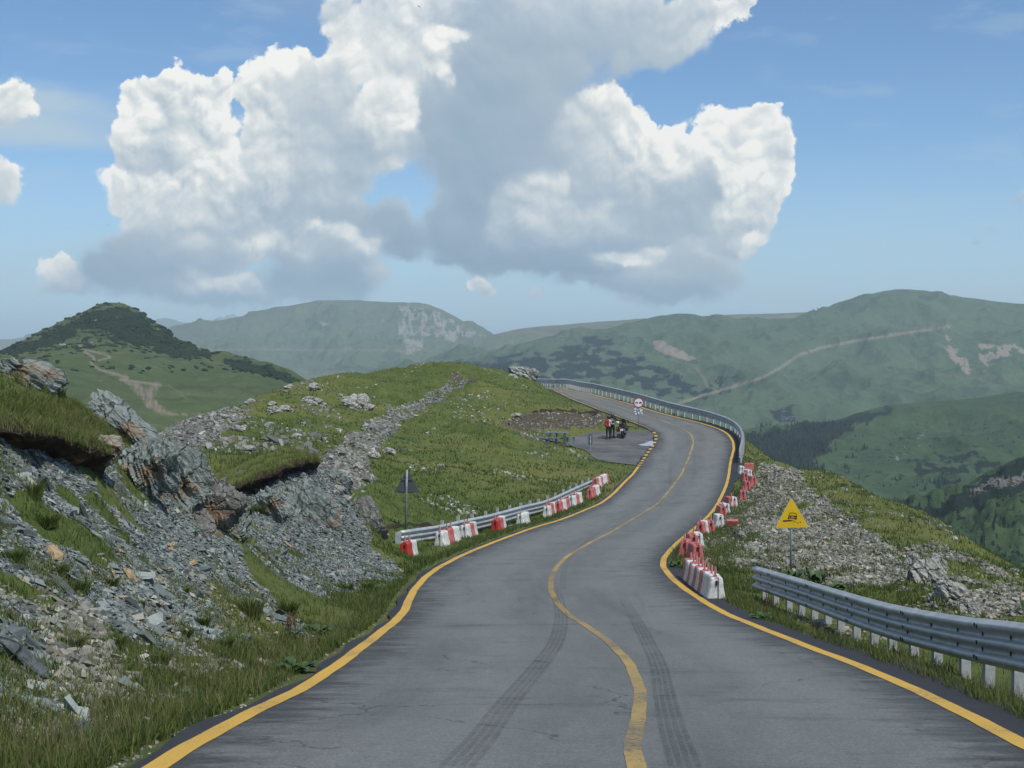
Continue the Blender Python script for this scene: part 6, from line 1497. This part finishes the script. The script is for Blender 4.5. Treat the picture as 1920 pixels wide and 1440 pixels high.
scatter('loose_stones', p, np.minimum(r_.gamma(2, .022, len(p)) + .03, .2), .5, MS_RUB, elong=1.6, seed=26)
p, g = pick(soften(G['s2']) * (Yg > 40), 20000, 30); r_ = np.random.default_rng(31)
scatter('gully_scree', p, np.minimum(r_.gamma(2, .032, len(p)) + .05, .3), .5, MS_GUL, dip=(0, .2), elong=1.7, seed=32)
lk = (G['px'] < 640) * (Yg > 48) * (Yg < 150) * smooth(fbm(G['X'] / 5, Yg / 7, 4, 62) + .35 * smooth(G['px'], 560, 380), .05, .45)
p, g = pick(lk, 6500, 34); r_ = np.random.default_rng(35)
scatter('loose_stones', p, np.minimum(r_.gamma(2, .045, len(p)) + .06, .4), .45, MS_GUL, elong=1.8, seed=36)
p, g = pick((G['px'] > 560) * (G['px'] < 1150) * (Yg > 52) * (Yg < 150) * (rdg > 2) * smooth(fbm(G['X'] / 6, Yg / 9, 4, 63), .35, .6) * (lay_dist(G['X'], Yg) > 1), 1100, 37); r_ = np.random.default_rng(38)
scatter('loose_stones', p, np.minimum(r_.gamma(1.6, .035, len(p)) + .04, .3), .45, MS_PALE, elong=1.6, seed=39)
p, g = pick(soften(G['dt']) * (Yg > 80) * (rdg > 1.5) * (lay_dist(G['X'], Yg) > .6), 650, 40); r_ = np.random.default_rng(41)
scatter('dirt_bank_stones', p, np.minimum(r_.gamma(1.8, .03, len(p)) + .03, .25), .6, MS_RUB, elong=1.5, seed=42)
p, g = pick((rdg > .3) * (rdg < 1.0) * (Yg > 7) * (Yg < 100), 3500, 43); r_ = np.random.default_rng(44)
scatter('verge_gravel', p, np.minimum(r_.gamma(1.6, .008, len(p)) + .008, .03), .6, MS_RUB, elong=1.5, seed=45)

# ------------------------------------------------------------------ grass
def grass_material():
    m, t, b = mat('grass_blades'); tn = attr(t, 'tone').outputs['Fac']; c = objco(t)
    n = t.noise(c, .5, 4, .6)
    f = t.math('MULTIPLY_ADD', t.math('SUBTRACT', n, .5), .55, tn)
    col = t.ramp(f, [(0, (.030, .052, .012)), (.3, (.064, .104, .022)), (.55, (.108, .150, .036)), (.78, (.170, .185, .060)), (.93, (.20, .175, .085)), (1, (.26, .21, .12))])
    t.put(b.inputs['Base Color'], col); b.inputs['Roughness'].default_value = .7; b.inputs['Specular IOR Level'].default_value = .25
    tr = t.new('ShaderNodeBsdfTranslucent'); t.l.new(col, tr.inputs[0]); mx = t.new('ShaderNodeMixShader'); mx.inputs[0].default_value = .3
    o = [x for x in t.n if x.type == 'OUTPUT_MATERIAL'][0]; t.l.new(b.outputs[0], mx.inputs[1]); t.l.new(tr.outputs[0], mx.inputs[2]); t.l.new(mx.outputs[0], o.inputs[0])
    return m
MG = grass_material()
def blades(name, pos, hgt_, wid, seed, bend=.45, segs=2, tone0=.5, parent=None, label=None, cat=None, group=None, kind='stuff', spread=None):
    r = np.random.default_rng(seed); n = len(pos); yaw = r.uniform(0, 6.283, n); fa = r.uniform(0, 6.283, n)
    dx, dy = np.cos(yaw), np.sin(yaw); bx, by = np.cos(fa), np.sin(fa); bl_ = hgt_ * r.uniform(.1, 1, n) * bend * 2
    if spread is not None: bx, by, bl_ = spread[:, 0], spread[:, 1], hgt_ * r.uniform(.3, 1, n) * bend * 2
    rows = []
    for k in range(segs + 1):
        t = k / segs; cx = pos[:, 0] + bx * bl_ * t * t * .6; cy = pos[:, 1] + by * bl_ * t * t * .6; cz = pos[:, 2] - .02 + hgt_ * (t - .18 * t * t)
        if k < segs:
            w = wid * (1 - .55 * t) / 2; rows += [np.stack([cx - dx * w, cy - dy * w, cz], -1), np.stack([cx + dx * w, cy + dy * w, cz], -1)]
        else: rows.append(np.stack([cx, cy, cz], -1))
    nv = 2 * segs + 1; V = np.stack(rows, 1).reshape(-1, 3); base = (np.arange(n) * nv)[:, None]
    tri = []
    for k in range(segs - 1): a = 2 * k; tri += [(a, a + 1, a + 3), (a, a + 3, a + 2)]
    tri.append((2 * segs - 2, 2 * segs - 1, 2 * segs))
    Fc = (base[:, None, :] + np.array(tri)[None]).reshape(-1, 3)
    tone = np.repeat(np.clip(r.normal(tone0, .17, n), 0, 1), nv)
    me = np_mesh(name, V, Fc, MG, attrs={'tone': tone}); return link(name, me, parent, label, cat, group, kind)
bare = np.maximum.reduce([G['rk'], G['hp'], G['dt'] * .9, G['s2'], G['tf'] * .8])
rail_gap = 1 - .85 * smooth(G['X'], 4.6, 4.9) * smooth(G['X'], 6.6, 6.2) * (Yg < 31) * (Yg > 8)
gr = np.clip(1 - bare * 1.6, 0, 1) * rail_gap * (rdg > .38) * (lay_dist(G['X'], Yg) > .3)
clump = smooth(fbm(G['X'] * 1.1, Yg * 1.1, 4, 99), -.35, .35)
near = gr * (Yg < 34) * (.25 + clump) * (1 + 3.0 * smooth(rdg, 1.8, .5))
p, g = pick(near, 130000, 50); r_ = np.random.default_rng(51)
hh = (.05 + .13 * r_.random(len(p)) ** 1.5) * (1 + .5 * (g('rd') < 1.6) * r_.random(len(p)))
blades('grass', p, hh, .006 + .004 * r_.random(len(p)) + p[:, 1] * .00022, 52, segs=3, tone0=.50)
p, g = pick(gr * (Yg < 30) * smooth(rdg, 2.2, .5), 5000, 53); r_ = np.random.default_rng(54)
blades('seeding_grass', p, .22 + .2 * r_.random(len(p)), np.full(len(p), .0045), 55, bend=.25, segs=3, tone0=.85)
p, g = pick(gr * (Yg > 28) * (Yg < 75) * (.3 + clump) * (1 + .8 * smooth(rdg, 4, .5)), 110000, 56); r_ = np.random.default_rng(57)
blades('meadow_grass', p, .08 + .16 * r_.random(len(p)), .022 + .02 * r_.random(len(p)), 58, segs=1, tone0=.42)
p, g = pick(gr * (Yg > 60) * (Yg < 185) * (.35 + smooth(fbm(G['X'] / 2.5, Yg / 2.5, 4, 98), -.3, .3)), 90000, 60); r_ = np.random.default_rng(61)
blades('meadow_grass', p, .10 + .16 * r_.random(len(p)), .05 + .05 * r_.random(len(p)), 62, segs=1, tone0=.44)
p, g = pick((G['tf'] > .3) * (Yg < 50) + 0.0 * Yg, 5000, 63); r_ = np.random.default_rng(64)
blades('turf_fringe', p + [0, 0, .03], .10 + .18 * r_.random(len(p)), np.full(len(p), .012), 65, bend=.9, segs=3, tone0=.62)
ptx = (poly_soft(G['px'], G['py'], [(-30, 745), (60, 745), (150, 760), (230, 830), (180, 826), (100, 810), (0, 795), (-30, 795)], 10)) * (Yg < 27)
p, g = pick(ptx, 16000, 66); r_ = np.random.default_rng(67)
blades('turf_cap_grass', p, .07 + .13 * r_.random(len(p)), np.full(len(p), .009), 68, bend=.7, segs=3, tone0=.62)
r_ = np.random.default_rng(81); Lg = np.concatenate([L_[r_.integers(0, len(L_), n_)] for L_, n_ in zip(LEDGE, (5200, 2600))])
Lg = Lg + r_.normal(0, .03, Lg.shape)
blades('turf_cap_grass', Lg, .09 + .17 * r_.random(len(Lg)), np.full(len(Lg), .010), 82, bend=.9, segs=3, tone0=.68)
p, g = pick((G['side'] > 0) * (rdg > .12) * (rdg < 1.9) * (Yg > 36) * (Yg < 66) * (.3 + clump), 9000, 83); r_ = np.random.default_rng(84)
blades('verge_weeds', p, .10 + .24 * r_.random(len(p)), .012 + .016 * r_.random(len(p)), 85, segs=2, bend=.5, tone0=.55)
p, g = pick((G['side'] > 0) * (rdg > .7) * (rdg < 2.4) * (Yg > 66) * (Yg < 100) * (.3 + clump), 5000, 86); r_ = np.random.default_rng(87)
blades('verge_weeds', p, .08 + .16 * r_.random(len(p)), .02 + .02 * r_.random(len(p)), 88, segs=2, bend=.5, tone0=.5)
p, g = pick((G['hp'] > .3) * (Yg > 24) * (Yg < 90) * smooth(fbm(G['X'] * .7, Yg * .7, 4, 191), .1, .45), 9000, 89); r_ = np.random.default_rng(90)
blades('rubble_weeds', p + [0, 0, .04], .07 + .15 * r_.random(len(p)), .014 + .014 * r_.random(len(p)), 91, segs=2, bend=.6, tone0=.5)
p, g = pick((G['rk'] > .3) * (Yg < 46) * (rdg > .6) * smooth(fbm(G['X'] * 1.1, Yg * 1.1, 4, 192) + .3 * smooth(G['py'], 1000, 1250), .2, .5), 14000, 93); r_ = np.random.default_rng(94)
blades('scree_grass', p + [0, 0, .03], .05 + .14 * r_.random(len(p)) ** 1.5, .007 + .006 * r_.random(len(p)), 95, segs=3, bend=.7, tone0=.62)
# single tufts on the scree
GT = 'grass tufts on the scree'
for i, (px, py, hp_, lab) in enumerate([(207, 1098, 26, 'round green tuft alone in the middle of the near scree'), (262, 1138, 18, 'small tuft right below the round tuft on the scree'), (345, 1112, 18, 'small tuft right of centre on the near scree'),
    (468, 1152, 52, 'tall bushy tuft at the right foot of the near scree'), (380, 1172, 24, 'low tuft between the scree middle and its right foot'), (150, 1108, 34, 'olive tuft left of the round one'), (110, 1078, 34, 'brownish tuft high on the left scree'),
    (60, 930, 40, 'large dark tuft under the overhanging turf'), (90, 985, 34, 'tuft streak below the large dark tuft'), (30, 1052, 34, 'bright tuft at the left edge of the scree'), (485, 962, 22, 'short green tuft on the ledge of the second cutting'), (465, 965, 18, 'left part of the ledge tuft on the second cutting'),
    (650, 1108, 24, 'tuft at the foot of the second cutting, left one'), (690, 1105, 20, 'tuft at the foot of the second cutting, right one'), (300, 1245, 34, 'yellowish tuft low on the near scree'), (215, 1215, 36, 'yellow-green tuft above the tumbled blocks'), (140, 1215, 34, 'tuft between the slab and the tumbled blocks'),
    (420, 1215, 30, 'tuft where the scree meets the verge'), (345, 1195, 26, 'pale tuft in the lower middle of the scree'), (540, 1150, 34, 'dense green clump below the gap between the cuttings')]):
    q = hit(px, py)
    if q is None: continue
    k = q[1] / F; h = hp_ * k * 1.0; r_ = np.random.default_rng(300 + i); n = 260
    a = r_.uniform(0, 6.283, n); rr = h * .45 * np.sqrt(r_.random(n)); P_ = np.stack([rr * np.cos(a), rr * np.sin(a), np.zeros(n)], -1)
    o = blades('grass_tuft', P_, h * r_.uniform(.5, 1.1, n), np.full(n, .007 + .0003 * q[1]), 400 + i, bend=.6, segs=3, tone0=random.uniform(.35, .6), label=lab, cat='grass tuft', group=GT, kind=None, spread=np.stack([np.cos(a), np.sin(a)], -1))
    del_k = o.pop('kind', None); o.location = Vector([float(v) for v in q])
# ------------------------------------------------------------------ broad-leaved plants
ML_ = simple('broad_leaf', (.055, .105, .022), .5, 0, .2, 10, col2=(.030, .062, .014)); MST = simple('reddish_stalk', (.13, .070, .03), .9)
def leafy(px, py, wpx, label, seed, stalk=0, D=None, n=14, up=.35):
    q = hit(px, py) if D is None else at(px, py, D)
    if q is None: return
    k = q[1] / F; S = wpx * k; r = random.Random(seed)
    root = empty('broad_leaved_plant', q, 0, label, 'plant', 'broad-leaved plants on the verges')
    m = MB(); st = MB()
    for i in range(n):
        a = i * 2.4 + r.uniform(-.3, .3); L_ = S * r.uniform(.28, .5); el = r.uniform(.25, 1.0); w = L_ * r.uniform(.42, .6)
        d = Vector((math.cos(a), math.sin(a), 0)); s = Vector((-math.sin(a), math.cos(a), 0)); b = d * L_ * .25 + Vector((0, 0, L_ * .3 * el))
        mid = []
        for j, (t, ww) in enumerate(((0, .25), (.25, .85), (.55, 1.0), (.8, .65), (1, .08))):
            c = b + d * L_ * t * .85 + Vector((0, 0, L_ * up * (math.sin(t * 2.4) * el)))
            mid.append((c + s * w / 2 * ww + Vector((0, 0, w * .12 * ww)), c, c - s * w / 2 * ww + Vector((0, 0, w * .12 * ww))))
        V = [p for t_ in mid for p in t_]; Fc = []
        for j in range(4):
            for e in (0, 1): Fc.append((j * 3 + e, j * 3 + e + 1, j * 3 + e + 4, j * 3 + e + 3))
        m.add(V, Fc, 0, True); st.tube([(0, 0, -.02), tuple(b * .6), tuple(b)], .004 + .004 * S, 5)
    m.build('leaves', ML_, root); st.build('stems', ML_, root)
    for i in range(stalk):
        x, y = r.uniform(-.3, .3) * S, r.uniform(-.2, .2) * S; h = S * r.uniform(.7, 1.1)
        m = MB(); m.tube([(x, y, 0), (x + .02 * S, y, h * .5), (x + r.uniform(-.05, .05) * S, y, h)], [.003, .006, .002], 6)
        for j in range(14): t = .45 + .5 * j / 14; m.ellip((x + .02 * S * t + r.uniform(-.02, .02), y + r.uniform(-.02, .02), h * t), (.010, .010, .012), n=6, m=4)
        m.build('seed_stalk', MST, root)
leafy(345, 1308, 60, 'pale green broad-leaved plant nearest the lower left road edge', 1, n=12)
leafy(395, 1300, 44, 'smaller broad-leaved plant right of the pale green one', 2, n=10)
leafy(560, 1262, 84, 'dark broad-leaved plant beside the bitumen edge on the left', 3, n=18)
leafy(600, 1190, 70, 'bright green broad-leaved plant at the foot of the scree', 4, n=16)
leafy(548, 1195, 50, 'broad-leaved plant with rusty seed stalks left of the bright one', 5, stalk=4)
leafy(655, 1172, 40, 'small leafy plant near the bend of the left edge line', 6)
leafy(1433, 1165, 62, 'broad-leaved plant under the near end of the right guardrail', 7, n=18, stalk=2)
leafy(1268, 1066, 40, 'dark weeds left of the striped barrier row, nearer one', 8, n=16, up=.6)
leafy(1282, 1040, 40, 'dark weeds left of the striped barrier row, farther one', 9, n=16, up=.6)
leafy(1530, 1096, 60, 'leafy bush behind the right guardrail right of the sign pole', 10, n=26, up=.8, D=32)
leafy(1490, 1090, 50, 'leafy bush around the foot of the yellow sign pole', 11, n=24, up=.8, D=33)
leafy(1575, 1108, 50, 'rightmost leafy bush behind the right guardrail', 12, n=22, up=.7, D=31)
leafy(1092, 950, 22, 'small burdock between the left barriers and the yellow line', 14, n=8)
leafy(1395, 925, 24, 'green weeds beside the free standing red barrier', 15, n=10)
# ------------------------------------------------------------------ dwarf pine scrub on the hills, conifers in the valley
def bush_cloud(name, P, size, material, seed, squash=.55):
    r = np.random.default_rng(seed); V0, F0 = ICO[2]; n = len(P)
    V = V0[None] * (1 + r.uniform(-.22, .22, (n, len(V0), 1))); V *= (size[:, None, None] * np.array([1, 1, squash])); V = V + P[:, None, :]
    Fc = (np.arange(n)[:, None, None] * len(V0) + F0[None]).reshape(-1, 3)
    link(name, np_mesh(name, V.reshape(-1, 3), Fc, material, smooth_=False), kind='stuff')
MJ = simple('dwarf_pine_foliage', (.030, .050, .028), .95, 0, .2, .15, col2=(.016, .030, .020), spec=.1)
def pick_h(H, w, n, seed):
    r = np.random.default_rng(seed); w = w.ravel().astype(float); w /= w.sum(); i = r.choice(len(w), n, p=w)
    P = np.stack([H['X'].ravel()[i], H['Y'].ravel()[i], H['Z'].ravel()[i]], -1); P[:, :2] += r.normal(0, 1.0, (n, 2)); return P
m_ = (HG['f'][..., 0] > .5) * (HG['px'] > -60) * (HG['px'] < 700) * (HG['Y'] < 1200)
P = pick_h(HG, m_, 24000, 70); r_ = np.random.default_rng(71); bush_cloud('dwarf_pine_scrub', P - [0, 0, .3], .5 + 1.0 * r_.random(len(P)) ** 2, MJ, 72, squash=.9)
m_ = (fbm(HG['X'] / 40, HG['Y'] / 60, 3, 15) > .05) * (HG['py'] < 700) * (HG['py'] > 640) * (HG['px'] > 0) * (HG['px'] < 480) * (HG['Y'] < 1100)
P = pick_h(HG, m_, 260, 73); r_ = np.random.default_rng(74); bush_cloud('dwarf_pine_scrub', P, .6 + 1.2 * r_.random(len(P)), MJ, 75)

# conifers on the lower ridge
def conifers():
    X, Y, Z, px, py, f = [None] * 6
    D = LOWER; r = np.random.default_rng(91)
    m = (D['f'][..., 0] > .6) * (D['py'] > 795) * (D['py'] < 905) * (D['px'] > 1330) * (D['px'] < 1620)
    m = m + .5 * (D['f'][..., 0] > .6) * (D['py'] > 900) * (D['px'] > 1540)
    P = pick_h(D, m * 1.0 * (.25 + smooth(fbm(D['X'] / 60, D['Y'] / 60, 3, 7), -.2, .3)), 3800, 92); P[:, :2] += r.normal(0, 3, (len(P), 2)); n = len(P); h = 2.0 + 3.2 * r.random(n); w = h * (.16 + .08 * r.random(n)); k = 6
    a = np.arange(k) * 2 * math.pi / k; V = []
    for fr, ws in ((0.05, 1.0), (.35, .72), (.36, .9), (.68, .35), (.69, .55)):
        V.append(np.stack([P[:, None, 0] + np.cos(a)[None] * (w * ws)[:, None], P[:, None, 1] + np.sin(a)[None] * (w * ws)[:, None], (P[:, 2] + h * fr)[:, None] + 0 * a[None]], -1))
    V = np.concatenate(V + [np.stack([P[:, 0], P[:, 1], P[:, 2] + h], -1)[:, None]], 1); nv = V.shape[1]
    T = []
    for j in range(4):
        for i in range(k): A, B = j * k + i, j * k + (i + 1) % k; T += [(A, B, B + k), (A, B + k, A + k)]
    for i in range(k): T.append((4 * k + i, 4 * k + (i + 1) % k, 5 * k))
    Fc = (np.arange(n)[:, None, None] * nv + np.array(T)[None]).reshape(-1, 3)
    link('conifer_forest', np_mesh('conifer_forest', V.reshape(-1, 3), Fc, simple('conifer_foliage', (.034, .060, .052), .95, 0, .2, .1, col2=(.018, .034, .032), spec=.1), smooth_=False), kind='stuff')
conifers()
